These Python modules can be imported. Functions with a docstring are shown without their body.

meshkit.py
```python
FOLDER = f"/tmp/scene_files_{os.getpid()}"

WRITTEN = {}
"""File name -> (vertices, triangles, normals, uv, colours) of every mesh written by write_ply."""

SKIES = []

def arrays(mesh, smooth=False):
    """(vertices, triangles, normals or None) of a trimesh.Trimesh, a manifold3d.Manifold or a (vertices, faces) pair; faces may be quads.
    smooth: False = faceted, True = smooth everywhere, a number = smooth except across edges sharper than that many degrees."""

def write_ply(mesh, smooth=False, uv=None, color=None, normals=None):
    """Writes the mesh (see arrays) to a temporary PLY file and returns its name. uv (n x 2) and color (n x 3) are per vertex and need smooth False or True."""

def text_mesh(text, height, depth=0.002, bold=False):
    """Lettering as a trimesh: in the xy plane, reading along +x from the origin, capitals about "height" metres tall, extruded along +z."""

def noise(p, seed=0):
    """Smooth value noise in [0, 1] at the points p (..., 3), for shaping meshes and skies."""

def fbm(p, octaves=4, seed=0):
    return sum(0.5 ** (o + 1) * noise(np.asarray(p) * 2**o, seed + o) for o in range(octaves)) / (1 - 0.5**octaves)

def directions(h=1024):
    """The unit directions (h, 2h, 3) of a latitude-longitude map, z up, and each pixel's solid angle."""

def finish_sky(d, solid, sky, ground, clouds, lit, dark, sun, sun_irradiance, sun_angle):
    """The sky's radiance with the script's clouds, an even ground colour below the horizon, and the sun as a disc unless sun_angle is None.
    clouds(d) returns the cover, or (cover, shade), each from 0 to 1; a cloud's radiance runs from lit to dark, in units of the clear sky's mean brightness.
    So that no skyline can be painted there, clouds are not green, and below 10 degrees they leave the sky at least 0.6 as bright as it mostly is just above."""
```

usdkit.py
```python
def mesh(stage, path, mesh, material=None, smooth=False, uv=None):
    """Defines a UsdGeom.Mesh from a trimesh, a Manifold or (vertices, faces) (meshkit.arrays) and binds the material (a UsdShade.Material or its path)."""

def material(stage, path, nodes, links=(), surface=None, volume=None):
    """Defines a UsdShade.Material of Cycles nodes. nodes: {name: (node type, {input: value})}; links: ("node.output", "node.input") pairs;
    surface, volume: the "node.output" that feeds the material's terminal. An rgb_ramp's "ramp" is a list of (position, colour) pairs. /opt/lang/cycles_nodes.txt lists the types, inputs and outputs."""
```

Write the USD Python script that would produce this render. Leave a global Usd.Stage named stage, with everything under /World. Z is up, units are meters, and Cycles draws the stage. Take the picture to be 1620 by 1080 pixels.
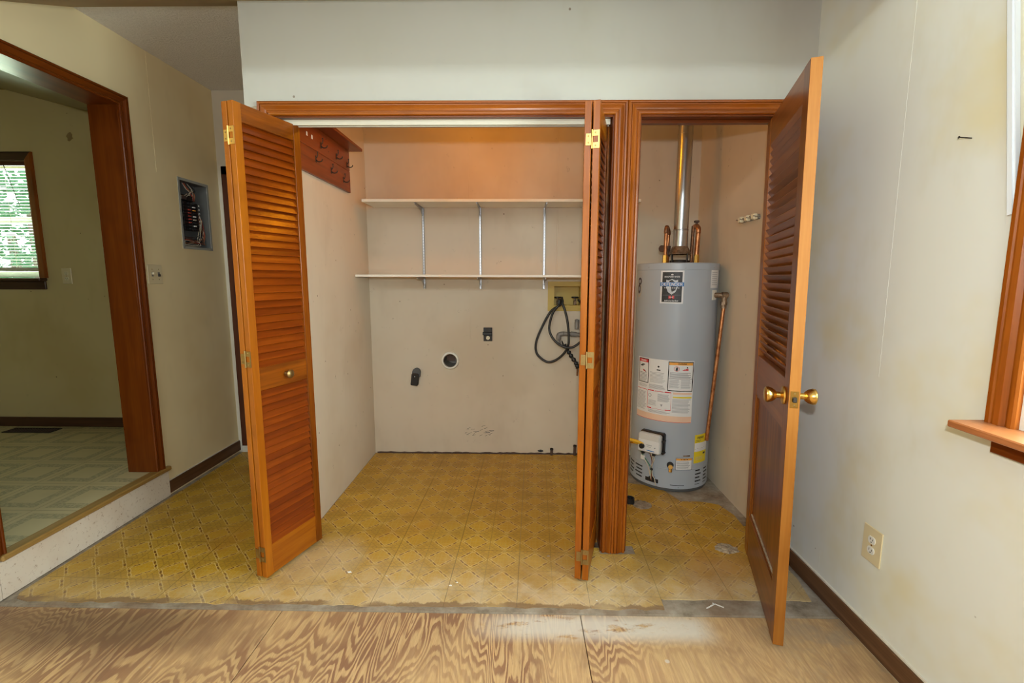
import math, random, numpy as np, trimesh, usdkit, meshkit
from pxr import Usd, UsdGeom, UsdLux, Gf, Sdf
from shapely.geometry import Polygon, box as sbox, Point
from shapely.ops import unary_union
from shapely import affinity

stage = Usd.Stage.CreateInMemory()
UsdGeom.SetStageUpAxis(stage, 'Z')
UsdGeom.SetStageMetersPerUnit(stage, 1.0)
UsdGeom.Xform.Define(stage, '/World')
rng = random.Random(7)

# ------------------------------------------------------------------ camera
CAMP = (0.0, -2.1726, 1.3487)
YAW, PITCH, ROLL, FPX = 0.0167, 0.1361, 0.0027, 740.3
def cam_axes():
    cy, sy, p = math.cos(YAW), math.sin(YAW), PITCH
    f = np.array([-sy * math.cos(p), cy * math.cos(p), -math.sin(p)])
    r = np.array([cy, sy, 0.0]); u = np.cross(r, f)
    c, s = math.cos(ROLL), math.sin(ROLL)
    return c * r + s * u, -s * r + c * u, f
cam = UsdGeom.Camera.Define(stage, '/World/camera')
cam.CreateHorizontalApertureAttr(36.0)
cam.CreateVerticalApertureAttr(24.0)
cam.CreateFocalLengthAttr(FPX / 1620 * 36.0)
cam.CreateFStopAttr(0.0)
cam.CreateClippingRangeAttr(Gf.Vec2f(0.05, 500.0))
_r, _u, _f = cam_axes()
cam.AddTransformOp().Set(Gf.Matrix4d(*_r, 0, *_u, 0, *(-_f), 0, *CAMP, 1))
cam.CreateExposureAttr(0.22)

# ------------------------------------------------------------------ lights
def rect_light(path, pos, look, w, h, inten, col):
    l = UsdLux.RectLight.Define(stage, path)
    l.CreateWidthAttr(w); l.CreateHeightAttr(h); l.CreateIntensityAttr(inten); l.CreateColorAttr(Gf.Vec3f(*col))
    z = -np.array(look, float); z /= np.linalg.norm(z)
    up = np.array([0, 0, 1.0]) if abs(z[2]) < .95 else np.array([0, 1.0, 0])
    x = np.cross(up, z); x /= np.linalg.norm(x); y = np.cross(z, x)
    l.AddTransformOp().Set(Gf.Matrix4d(*x, 0, *y, 0, *z, 0, *pos, 1))
    return l
def sphere_light(path, pos, r, inten, col):
    l = UsdLux.SphereLight.Define(stage, path)
    l.CreateRadiusAttr(r); l.CreateIntensityAttr(inten); l.CreateColorAttr(Gf.Vec3f(*col))
    l.AddTranslateOp().Set(Gf.Vec3d(*pos))
    return l
sky = UsdLux.DomeLight.Define(stage, '/World/sky')
sky.CreateIntensityAttr(1.75); sky.CreateColorAttr(Gf.Vec3f(0.85, 0.95, 1.0))
# the photographer's flash on top of the camera
sphere_light('/World/camera_flash', (0.0, -2.22, 1.535), 0.028, 2080.0, (0.96, 1.0, 1.02))
# daylight through the room's own windows: a high one in the rear wall, one in the right wall, the kitchen's
rect_light('/World/rear_daylight', (-1.0, -5.05, 3.15), (0.22, 1, -0.12), 2.2, 0.55, 12.5, (0.90, 1.0, 1.04))
rect_light('/World/right_window_daylight', (1.40, -1.60, 1.52), (-1, 0, -0.1), 1.15, 1.0, 14.5, (0.9, 0.96, 1.0))
rect_light('/World/kitchen_window_daylight', (-4.05, 1.62, 1.80), (0, -1, -0.05), 0.9, 0.9, 13.5, (0.86, 1.0, 0.78))
# the bulb on the closet ceiling
sphere_light('/World/closet_bulb_light', (-0.24, 0.60, 2.345), 0.03, 188.0, (1.0, 0.35, 0.008))

# ------------------------------------------------------------------ scene helpers
_count = {}
def numbered(parent, name):
    k = (str(parent), name); n = _count.get(k, 0); _count[k] = n + 1
    return f'{parent}/{name}' if n == 0 else f'{parent}/{name}_{n:03d}'
def tag(prim, label=None, cat=None, group=None, kind=None):
    for k, v in (('label', label), ('category', cat), ('group', group), ('kind', kind)):
        if v: prim.SetCustomDataByKey(k, v)
    return prim
def path_of(p):
    return p if isinstance(p, str) else str(p.GetPath())
def thing(name, label, cat, loc=(0, 0, 0), rotz=0.0, group=None, kind=None, rot=None):
    x = UsdGeom.Xform.Define(stage, numbered('/World', name))
    x.AddTranslateOp().Set(Gf.Vec3d(*loc))
    if rotz: x.AddRotateZOp().Set(math.degrees(rotz))
    if rot: x.AddRotateXYZOp().Set(Gf.Vec3f(*rot))
    return tag(x.GetPrim(), label, cat, group, kind)
def node(name, parent, loc=(0, 0, 0), rotz=0.0, roty=0.0):
    x = UsdGeom.Xform.Define(stage, numbered(path_of(parent), name))
    x.AddTranslateOp().Set(Gf.Vec3d(*loc))
    if rotz: x.AddRotateZOp().Set(math.degrees(rotz))
    if roty: x.AddRotateYOp().Set(math.degrees(roty))
    return x.GetPrim()
def part(name, mesh, mat, parent='/World', smooth=False, label=None, kind=None):
    m = usdkit.mesh(stage, numbered(path_of(parent), name), mesh, M[mat], smooth=smooth)
    return tag(m.GetPrim(), label, kind=kind)
def single(name, mesh, mat, label, cat, group=None, smooth=False, kind=None):
    m = usdkit.mesh(stage, numbered('/World', name), mesh, M[mat], smooth=smooth)
    return tag(m.GetPrim(), label, cat, group, kind)

# ------------------------------------------------------------------ mesh helpers
def cat(*ms):
    out = []
    for m in ms:
        out += m if isinstance(m, list) else [m]
    return trimesh.util.concatenate(out)
_bf = None
def bx(x0, x1, y0, y1, z0, z1, c=0.0):
    """A box, chamfered by c."""
    if c <= 0:
        m = trimesh.creation.box((abs(x1 - x0), abs(y1 - y0), abs(z1 - z0)))
        m.apply_translation(((x0 + x1) / 2, (y0 + y1) / 2, (z0 + z1) / 2)); return m
    global _bf
    lo, hi = np.minimum((x0, y0, z0), (x1, y1, z1)), np.maximum((x0, y0, z0), (x1, y1, z1))
    def verts(lo, hi, c):
        v = []
        for i in range(8):
            b = [(i >> k) & 1 for k in range(3)]
            for k in range(3):
                v.append([(hi[j] if b[j] else lo[j]) + (0 if j == k else (-c if b[j] else c)) for j in range(3)])
        return np.array(v)
    if _bf is None:
        from scipy.spatial import ConvexHull
        v = verts(np.zeros(3), np.ones(3), .2); h = ConvexHull(v); f = []
        for s, e in zip(h.simplices, h.equations):
            a, b, cc = v[s]; s = list(s)
            if np.dot(np.cross(b - a, cc - a), e[:3]) < 0: s = s[::-1]
            f.append(s)
        _bf = np.array(f)
    return trimesh.Trimesh(verts(lo, hi, min(c, .45 * float((hi - lo).min()))), _bf, process=False)
def tube(pts, r, n=10, cap=True):
    p = np.asarray(pts, float); t = np.gradient(p, axis=0); t /= np.linalg.norm(t, axis=1, keepdims=True) + 1e-12
    r = np.broadcast_to(r, (len(p),))
    a = np.cross(t[0], [0, 0, 1.0] if abs(t[0][2]) < .9 else [1.0, 0, 0]); a /= np.linalg.norm(a)
    A = []
    for k in range(len(p)):
        a = a - t[k] * (a @ t[k]); a /= np.linalg.norm(a); A.append(a)
    A = np.array(A); B = np.cross(t, A); ang = np.arange(n) * 2 * math.pi / n
    v = (p[:, None] + r[:, None, None] * (np.cos(ang)[None, :, None] * A[:, None] + np.sin(ang)[None, :, None] * B[:, None])).reshape(-1, 3)
    f = []
    for i in range(len(p) - 1):
        for j in range(n):
            q = [i * n + j, i * n + (j + 1) % n, (i + 1) * n + (j + 1) % n, (i + 1) * n + j]
            f += [[q[0], q[1], q[2]], [q[0], q[2], q[3]]]
    if cap:
        b = len(v); v = np.vstack([v, p[0], p[-1]])
        for j in range(n):
            f += [[b, (j + 1) % n, j], [b + 1, (len(p) - 1) * n + j, (len(p) - 1) * n + (j + 1) % n]]
    return trimesh.Trimesh(v, f, process=False)
def curve(pts, k=8):
    """Catmull-Rom through the points."""
    p = np.asarray(pts, float); p = np.vstack([2 * p[0] - p[1], p, 2 * p[-1] - p[-2]]); out = []
    for i in range(1, len(p) - 2):
        for s in np.arange(k) / k:
            out.append(.5 * ((2 * p[i]) + (-p[i - 1] + p[i + 1]) * s + (2 * p[i - 1] - 5 * p[i] + 4 * p[i + 1] - p[i + 2]) * s * s + (-p[i - 1] + 3 * p[i] - 3 * p[i + 1] + p[i + 2]) * s ** 3))
    out.append(p[-2]); return np.array(out)
def lathe(prof, n=24, axis='z', at=(0, 0, 0)):
    """prof: (r, h) pairs along the axis."""
    v, f = [], []
    for r, h in prof:
        for k in range(n):
            a = 2 * math.pi * k / n; v.append((r * math.cos(a), r * math.sin(a), h))
    for i in range(len(prof) - 1):
        for k in range(n):
            q = [i * n + k, i * n + (k + 1) % n, (i + 1) * n + (k + 1) % n, (i + 1) * n + k]
            f += [[q[0], q[1], q[2]], [q[0], q[2], q[3]]]
    m = trimesh.Trimesh(np.array(v, float), f, process=False)
    if axis == 'y': m.vertices = m.vertices[:, [0, 2, 1]] * [1, 1, -1]
    if axis == '-y': m.vertices = m.vertices[:, [0, 2, 1]] * [1, -1, 1]
    if axis == 'x': m.vertices = m.vertices[:, [2, 0, 1]]
    if axis == '-x': m.vertices = m.vertices[:, [2, 0, 1]] * [-1, 1, 1]; m.invert() if axis == '-x' else None
    if axis == '-x': m.vertices = m.vertices
    m.apply_translation(at); return m
def ring_(ro, ri, h0, h1): return [(ri, h0), (ro, h0), (ro, h1), (ri, h1), (ri, h0)]
def extr(poly, d):
    gs = [g for g in getattr(poly, 'geoms', [poly]) if g.area > 1e-7]
    return trimesh.util.concatenate([trimesh.creation.extrude_polygon(g, d, engine='earcut') for g in gs])
def wall_xz(poly, y0, y1):
    """polygon in (x, z) extruded from y0 to y1 (y1 > y0)."""
    m = extr(poly, y1 - y0); v = m.vertices.copy()
    m.vertices = np.stack([v[:, 0], y1 - v[:, 2], v[:, 1]], 1); return m
def wall_yz(poly, x0, x1):
    m = extr(poly, x1 - x0); v = m.vertices.copy()
    m.vertices = np.stack([x0 + v[:, 2], v[:, 0], v[:, 1]], 1); return m
def strip(prof, A, B, du, dv, a_mitre=0.0, b_mitre=0.0):
    """A moulding from A to B; prof = (u, v) points; du, dv the directions of u and v; mitre m moves an end by m*u along the run."""
    A, B, du, dv = map(lambda q: np.asarray(q, float), (A, B, du, dv)); t = (B - A) / np.linalg.norm(B - A); n = len(prof)
    va = np.array([A + du * u + dv * w - t * (a_mitre * u) for u, w in prof]); vb = np.array([B + du * u + dv * w + t * (b_mitre * u) for u, w in prof])
    v = np.vstack([va, vb]); f = []
    for i in range(n):
        j = (i + 1) % n; f += [[i, j, n + j], [i, n + j, n + i]]
    tv, tr = trimesh.creation.triangulate_polygon(Polygon(prof), engine='earcut')
    near = [int(np.argmin(((np.array(prof) - w) ** 2).sum(1))) for w in tv]; tr = [[near[i] for i in x] for x in tr]
    f += [list(x) for x in tr] + [[n + x[2], n + x[1], n + x[0]] for x in tr]
    m = trimesh.Trimesh(v, f, process=False); m.fix_normals(); return m
def fix(m):
    m.fix_normals(); return m

# ------------------------------------------------------------------ materials
M = {}
class G:
    """A small graph builder."""
    def __init__(s): s.n, s.l, s.k = {}, [], 0
    def add(s, kind, **inp):
        s.k += 1; name = f'n{s.k}'; vals = {}
        for k, v in inp.items():
            if isinstance(v, str) and '.' in v and v.split('.')[0] in s.n: s.l.append((v, f'{name}.{k}'))
            else: vals[k] = v
        s.n[name] = (kind, vals); return name
    def m(s, op, a, b=0.5, c=0.0, clamp=False):
        return s.add('math', math_type=op, value1=a, value2=b, value3=c, use_clamp=clamp) + '.value'
    def mix(s, fac, a, b, t='mix'):
        return s.add('mix', mix_type=t, fac=fac, color1=a, color2=b) + '.color'
    def pos(s): return s.add('geometry') + '.position'
    def obj(s): return s.add('texture_coordinate') + '.object'
    def noise(s, vec, scale, detail=3, rough=.5, dist=0.0, **k):
        return s.add('noise_texture', vector=vec, scale=scale, detail=detail, roughness=rough, distortion=dist, **k) + '.fac'
    def scale(s, vec, sc, loc=(0, 0, 0), rot=(0, 0, 0)):
        return s.add('mapping', vector=vec, scale=sc, location=loc, rotation=rot) + '.vector'
    def ramp(s, fac, stops):
        return s.add('rgb_ramp', ramp=stops, fac=fac) + '.color'
    def step(s, v, a, b):
        return s.add('map_range', range_type='smoothstep', value=v, from_min=a, from_max=b, to_min=0.0, to_max=1.0, clamp=True) + '.result'
    def bump(s, h, strength=.3, dist=.002):
        return s.add('bump', height=h, strength=strength, distance=dist) + '.normal'
    def done(s, name, **p):
        q = s.add('principled_bsdf', **p)
        M[name] = usdkit.material(stage, '/World/Looks/' + name, s.n, s.l, surface=q + '.BSDF'); return M[name]
UsdGeom.Scope.Define(stage, '/World/Looks')
def plain(name, col, rough=.5, metal=0.0, **k):
    g = G(); g.done(name, base_color=col, roughness=rough, metallic=metal, **k)
def srgb(r, g, b):
    return tuple(((c / 255) / 12.92 if c <= 10 else ((c / 255 + .055) / 1.055) ** 2.4) for c in (r, g, b))

def paint(name, base, stain, amount=.5, specks=True, rough=.55, scale=1.3, dirt=None, grit=False):
    g = G(); p = g.pos()
    n1 = g.step(g.noise(p, scale, 4, .55), .45, .72)
    c = g.mix(g.m('multiply', n1, amount), base, stain)
    n2 = g.noise(g.scale(p, (1, 1, .45)), 5.0, 5, .6)
    c = g.mix(g.m('multiply', g.step(n2, .5, .8), .25), c, tuple(x * .8 for x in stain))
    if dirt:
        n4 = g.step(g.noise(p, 14.0, 6, .75), .62, .8)
        c = g.mix(g.m('multiply', n4, dirt), c, (.16, .11, .07))
    if grit:
        n5 = g.step(g.noise(p, 55.0, 5, .75), .56, .70)
        c = g.mix(g.m('multiply', n5, .75), c, (.30, .17, .09))
    if specks:
        v = g.add('voronoi_texture', vector=p, scale=9.0, randomness=1.0)
        d = g.m('subtract', 1.0, g.step(v + '.distance', .035, .06))
        keep = g.m('greater_than', g.add('separate_color', color=v + '.color') + '.r', .62)
        c = g.mix(g.m('multiply', g.m('multiply', d, keep), .75), c, (.16, .10, .06))
    h = g.noise(p, 260.0, 2, .6)
    g.done(name, base_color=c, roughness=rough, specular_ior_level=.35, normal=g.bump(h, .12, .001))
paint('paint_front', (.50, .495, .455), (.48, .46, .365), .40)
paint('paint_right', (.77, .79, .755), (.74, .665, .40), .85, scale=1.6)
paint('paint_left', (.84, .71, .44), (.74, .57, .29), .6)
paint('paint_closet', (.63, .54, .42), (.54, .43, .30), .65, dirt=.85)
paint('paint_kitchen', (.62, .51, .27), (.52, .40, .17), .5, dirt=.2)
paint('paint_trim', (.72, .68, .58), (.60, .52, .42), .5, specks=False)
paint('riser_paint', (.72, .64, .54), (.58, .43, .31), .7, dirt=.95, grit=True)
paint('shelf_white', (.80, .77, .68), (.70, .62, .5), .4, specks=False, rough=.4)

def popcorn():
    g = G(); p = g.pos(); h = g.noise(p, 95.0, 4, .7); h2 = g.noise(p, 2.0, 2)
    c = g.mix(g.m('multiply', g.step(h, .35, .6), .6), (.80, .77, .72), (.93, .90, .85))
    c = g.mix(g.m('multiply', h2, .3), c, (.86, .80, .70))
    g.done('popcorn', base_color=c, roughness=.9, normal=g.bump(h, .9, .012))
popcorn()
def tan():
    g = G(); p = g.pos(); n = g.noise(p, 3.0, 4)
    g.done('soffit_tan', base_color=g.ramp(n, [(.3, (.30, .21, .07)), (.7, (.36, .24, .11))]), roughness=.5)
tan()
def wood(name, dark, mid, light, axis='z', rough=.32, scale=1.0, coat=.08, var=.35, pos=False):
    """Stained boards: grain stretched along the object's own axis, each piece its own tone and its own place in the grain."""
    g = G(); p = g.pos() if pos else g.obj()
    r = g.add('object_info') + '.random'
    p = g.add('vector_math', vector_math_type='add', vector1=p, vector2=g.add('combine_xyz', x=g.m('multiply', r, 7.3), y=g.m('multiply', r, 3.1), z=g.m('multiply', r, 5.7)) + '.vector') + '.vector' if False else p
    s = {'x': (1.2, 22, 22), 'y': (22, 1.2, 22), 'z': (22, 22, 1.2)}[axis]
    off = g.add('combine_xyz', x=g.m('multiply', r, 37.0), y=g.m('multiply', r, 91.0), z=g.m('multiply', r, 53.0)) + '.vector'
    q = g.add('vector_math', math_type='add', vector1=g.scale(p, tuple(a * scale for a in s)), vector2=off) + '.vector'
    n = g.noise(q, 1.0, 5, .62, .6)
    fine = g.noise(q, 6.0, 3, .6)
    v = g.m('add', g.m('multiply', n, .8), g.m('multiply', fine, .2))
    v = g.m('add', v, g.m('multiply', g.m('subtract', r, .5), var))
    c = g.ramp(v, [(.22, dark), (.5, mid), (.78, light)])
    big = g.noise(p, 5.0, 2)
    c = g.mix(g.m('multiply', g.step(big, .55, .8), .35), c, dark)
    g.done(name, base_color=c, roughness=rough, coat_weight=coat, coat_roughness=.2, specular_ior_level=.32, normal=g.bump(fine, .08, .001))
W1 = ((.12, .026, .001), (.29, .074, .003), (.42, .130, .006))
for ax in 'xyz': wood('bifold_' + ax, *W1, axis=ax)
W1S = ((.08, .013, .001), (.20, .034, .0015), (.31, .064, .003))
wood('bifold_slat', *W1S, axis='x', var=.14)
W2 = ((.11, .030, .005), (.22, .066, .009), (.34, .115, .020))
for ax in 'xyz': wood('door_' + ax, *W2, axis=ax, rough=.3)
wood('door_edge', (.22, .072, .006), (.31, .110, .013), (.41, .165, .030), axis='z', rough=.45)
W3 = ((.11, .024, .001), (.28, .068, .004), (.42, .128, .011))
for ax in 'xyz': wood('trim_' + ax, *W3, axis=ax, var=.12)
W4 = ((.07, .013, .001), (.14, .028, .002), (.21, .052, .004))
for ax in 'xyz': wood('jamb_' + ax, *W4, axis=ax, var=.1)
wood('rack_y', (.10, .018, .003), (.21, .038, .006), (.28, .058, .010), axis='y', var=.1)
wood('dark_y', (.045, .022, .010), (.11, .050, .022), (.20, .10, .05), axis='y', var=.1, coat=.05, rough=.5)
wood('dark_x', (.035, .016, .009), (.07, .03, .015), (.11, .05, .025), axis='x', var=.1, coat=.05, rough=.5)
wood('dark_z', (.05, .014, .007), (.085, .024, .010), (.12, .04, .015), axis='z', var=.1, coat=.05, rough=.5)
wood('nosing_y', (.17, .085, .015), (.30, .17, .045), (.42, .26, .09), axis='y', var=.1, coat=.1, rough=.45)
wood('sill_y', (.24, .07, .02), (.42, .15, .05), (.55, .26, .12), axis='y', var=.1, rough=.4)

TX, TY, TROT, T = -0.0045, -0.3142, -0.0309, 0.3048
def tile_mat():
    g = G(); p = g.pos()
    q = g.add('vector_math', math_type='subtract', vector1=p, vector2=(TX, TY, 0)) + '.vector'
    q = g.add('vector_rotate', rotate_type='z_axis', vector=q, angle=-TROT) + '.vector'
    q = g.add('vector_math', math_type='scale', vector1=q, scale=2 / T) + '.vector'
    s = g.add('separate_xyz', vector=q)
    u = g.m('subtract', g.m('fraction', g.m('add', s + '.x', 100.0)), .5); v = g.m('subtract', g.m('fraction', g.m('add', s + '.y', 100.0)), .5)
    au, av = g.m('absolute', u), g.m('absolute', v)
    d = g.m('add', au, av)
    wob = g.noise(p, 48.0, 3, .6)
    d = g.m('add', d, g.m('multiply', g.m('subtract', wob, .5), .11))
    def band(x, c, w, soft=.012):
        e = g.m('absolute', g.m('subtract', x, c)); return g.m('subtract', 1.0, g.step(e, w, w + soft))
    t = g.m('absolute', g.m('subtract', au, av))              # along the diamond's side
    inner = g.m('subtract', 1.0, g.step(d, .385, .40))
    dash = g.m('multiply', band(d, .445, .032), band(t, .155, .10, .02))
    cream = g.m('maximum', band(d, .395, .018), band(d, .495, .012))
    # crosshatch inside the diamond, strokes in the corners
    w = g.m('add', u, v); x_ = g.m('subtract', u, v)
    hatch = g.m('maximum', band(g.m('sine', g.m('multiply', u, 62.0)), 1.0, .35, .3), band(g.m('sine', g.m('multiply', v, 62.0)), 1.0, .35, .3))
    cross = g.m('maximum', band(au, 0.0, .012), band(av, 0.0, .012))
    ringm = band(g.m('maximum', au, av), .17, .014)
    inn = g.m('multiply', inner, g.m('maximum', g.m('multiply', hatch, .55), g.m('maximum', cross, ringm)))
    diag = g.m('minimum', g.m('absolute', g.m('subtract', g.m('absolute', w), .72)), g.m('absolute', g.m('subtract', g.m('absolute', x_), .72)))
    stroke = g.m('multiply', g.m('subtract', 1.0, g.step(diag, .014, .03)), g.m('subtract', 1.0, inner))
    corner = g.m('subtract', g.m('maximum', au, av), g.m('minimum', au, av))
    leaf = g.m('multiply', band(corner, .10, .014), g.step(d, .52, .56))
    line = g.m('maximum', g.step(au, .482, .494), g.step(av, .482, .494))
    n1 = g.noise(p, 4.0, 4, .6); n2 = g.noise(p, 130.0, 3, .7); n3 = g.noise(p, 1.6, 3, .5)
    base = g.ramp(n1, [(.3, (.43, .235, .018)), (.7, (.55, .325, .032))])
    dia = g.ramp(n1, [(.3, (.46, .235, .007)), (.7, (.60, .335, .012))])
    c = g.mix(inner, base, dia)
    c = g.mix(g.m('multiply', g.m('multiply', inn, .8), g.step(n2, .40, .62)), c, (.58, .40, .09))
    c = g.mix(g.m('multiply', g.m('maximum', stroke, leaf), .5), c, (.29, .155, .026))
    c = g.mix(g.m('multiply', cream, .75), c, (.66, .47, .17))
    c = g.mix(g.m('multiply', dash, g.m('add', .45, g.m('multiply', g.step(g.noise(p, 33.0, 3, .6), .36, .58), .5))), c, (.17, .055, .006))
    c = g.mix(g.m('multiply', line, .6), c, (.24, .15, .03))
    c = g.mix(g.m('multiply', g.step(n2, .42, .72), .34), c, (.25, .135, .018))
    # orange stains and grime, worn and dusty where people walk in front of the closet
    c = g.mix(g.m('multiply', g.step(n3, .56, .72), .5), c, (.42, .17, .012))
    sp = g.add('separate_xyz', vector=p)
    wx = g.m('multiply', g.m('subtract', 1.0, g.step(sp + '.y', -.30, .12)), g.step(sp + '.x', -1.35, -.75))
    wr = g.m('multiply', g.step(sp + '.x', .95, 1.15), g.m('subtract', 1.0, g.step(sp + '.y', -.25, -.05)))
    fr = g.m('subtract', 1.0, g.step(sp + '.y', -.36, -.16))
    wear = g.m('add', g.m('add', g.m('multiply', wx, .55), g.m('multiply', wr, .55)), g.m('multiply', fr, .5))
    wear = g.m('multiply', wear, g.m('add', .55, g.m('multiply', g.step(g.noise(p, 7.0, 5, .65), .38, .66), .75)), clamp=True)
    lp = g.add('vector_math', math_type='subtract', vector1=p, vector2=(-.95, -.13, 0)) + '.vector'
    dust = g.m('subtract', 1.0, g.step(g.m('add', g.add('vector_math', math_type='length', vector1=lp) + '.value', g.m('multiply', g.m('subtract', n1, .5), .25)), .10, .30))
    wear = g.m('maximum', wear, g.m('multiply', dust, .75))
    c = g.mix(g.m('multiply', wear, .55), c, (.70, .60, .44))
    grime = g.step(g.noise(p, 2.3, 5, .6), .48, .70)
    c = g.mix(g.m('multiply', grime, .38), c, (.24, .135, .022))
    edge = g.m('subtract', 1.0, g.step(g.m('add', sp + '.y', g.m('multiply', g.m('subtract', g.noise(g.scale(p, (1, .4, 1)), 9.0, 5, .7), .5), .11)), -.392, -.380))
    edge = g.m('multiply', edge, g.step(g.noise(p, 2.1, 2), .40, .50))
    c = g.mix(g.m('multiply', edge, .9), c, (.24, .15, .085))
    rnd = g.add('object_info') + '.random'
    c = g.mix(g.m('multiply', g.m('absolute', g.m('subtract', rnd, .5)), .3), c, (.34, .19, .03))
    g.done('vinyl_tile', base_color=c, specular_ior_level=.35, roughness=g.m('add', .38, g.m('multiply', wear, .4)), normal=g.bump(n2, .08, .001))
tile_mat()
def plywood():
    g = G(); p = g.pos(); r = g.add('object_info') + '.random'
    q = g.add('vector_math', math_type='add', vector1=p, vector2=g.add('combine_xyz', x=g.m('multiply', r, 11.0), y=g.m('multiply', r, 5.0), z=0.0) + '.vector') + '.vector'
    f = g.noise(g.scale(q, (4.6, .62, 1)), 1.35, 3, .5, .25)
    jag = g.noise(g.scale(q, (42, 5, 1)), 2.0, 4, .7)
    f = g.m('add', f, g.m('multiply', g.m('subtract', jag, .5), .035))
    fq = g.m('add', 11.0, g.m('multiply', g.step(g.noise(q, 1.1, 1), .35, .65), 15.0))
    bands = g.m('fraction', g.m('multiply', f, fq))
    bands = g.m('multiply', g.step(bands, .28, .55), g.m('subtract', 1.0, g.step(bands, .86, 1.0)))
    fine = g.noise(g.scale(q, (60, 4, 1)), 2.0, 4, .7)
    c = g.ramp(fine, [(.25, (.46, .285, .125)), (.75, (.66, .45, .235))])
    fade = g.m('subtract', g.noise(q, 1.4, 3, .6), g.m('multiply', g.step(g.add('separate_xyz', vector=p) + '.x', -.25, .55), .15))
    c = g.mix(g.m('multiply', bands, g.m('add', .18, g.m('multiply', g.step(fade, .36, .56), .70))), c, (.23, .105, .060))
    c = g.mix(g.m('multiply', g.step(g.noise(g.scale(q, (1.3, .8, 1)), 2.6, 5, .65), .47, .68), .55), c, (.25, .145, .085))
    c = g.mix(g.m('multiply', g.step(g.noise(g.scale(q, (26, 1.6, 1)), 2.0, 4, .65), .50, .68), .35), c, (.33, .18, .10))
    # dried mortar smears and drips of paint
    sp = g.add('separate_xyz', vector=p)
    nearj = g.m('subtract', 1.0, g.step(g.m('absolute', g.m('add', sp + '.y', .50)), .02, .10))
    inx = g.m('multiply', g.step(sp + '.x', -.25, .05), g.m('subtract', 1.0, g.step(sp + '.x', .68, .80)))
    smear = g.m('multiply', g.m('multiply', nearj, inx), g.step(g.noise(g.scale(p, (1, 2.5, 1)), 6.0, 5, .7), .33, .46))
    c = g.mix(g.m('multiply', smear, .85), c, (.66, .61, .53))
    v = g.add('voronoi_texture', vector=p, scale=7.0, randomness=1.0)
    drop = g.m('multiply', g.m('subtract', 1.0, g.step(v + '.distance', .05, .08)), g.m('greater_than', g.add('separate_color', color=v + '.color') + '.r', .72))
    c = g.mix(g.m('multiply', drop, .6), c, (.66, .62, .56))
    grey = g.m('multiply', g.step(sp + '.x', .75, 1.25), g.step(g.noise(p, 3.5, 5, .7), .46, .6))
    c = g.mix(g.m('multiply', grey, .55), c, (.30, .25, .19))
    dk = g.m('multiply', g.m('subtract', 1.0, g.step(sp + '.x', -1.45, -.9)), g.m('subtract', 1.0, g.step(g.m('absolute', g.m('add', sp + '.y', .55)), .04, .17)))
    c = g.mix(g.m('multiply', dk, .7), c, (.15, .085, .045))
    g.done('plywood', base_color=c, roughness=.6, normal=g.bump(g.m('add', fine, bands), .12, .001))
plywood()
def subfloor():
    g = G(); p = g.pos(); n = g.noise(p, 9.0, 6, .7); n2 = g.noise(p, 3.0, 4, .6)
    c = g.ramp(n, [(.3, (.14, .105, .07)), (.5, (.30, .25, .19)), (.7, (.42, .37, .30))])
    c = g.mix(g.m('multiply', g.step(n2, .45, .65), .55), c, (.21, .12, .065))
    g.done('subfloor', base_color=c, roughness=.8, normal=g.bump(n, .4, .004))
subfloor()
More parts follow.
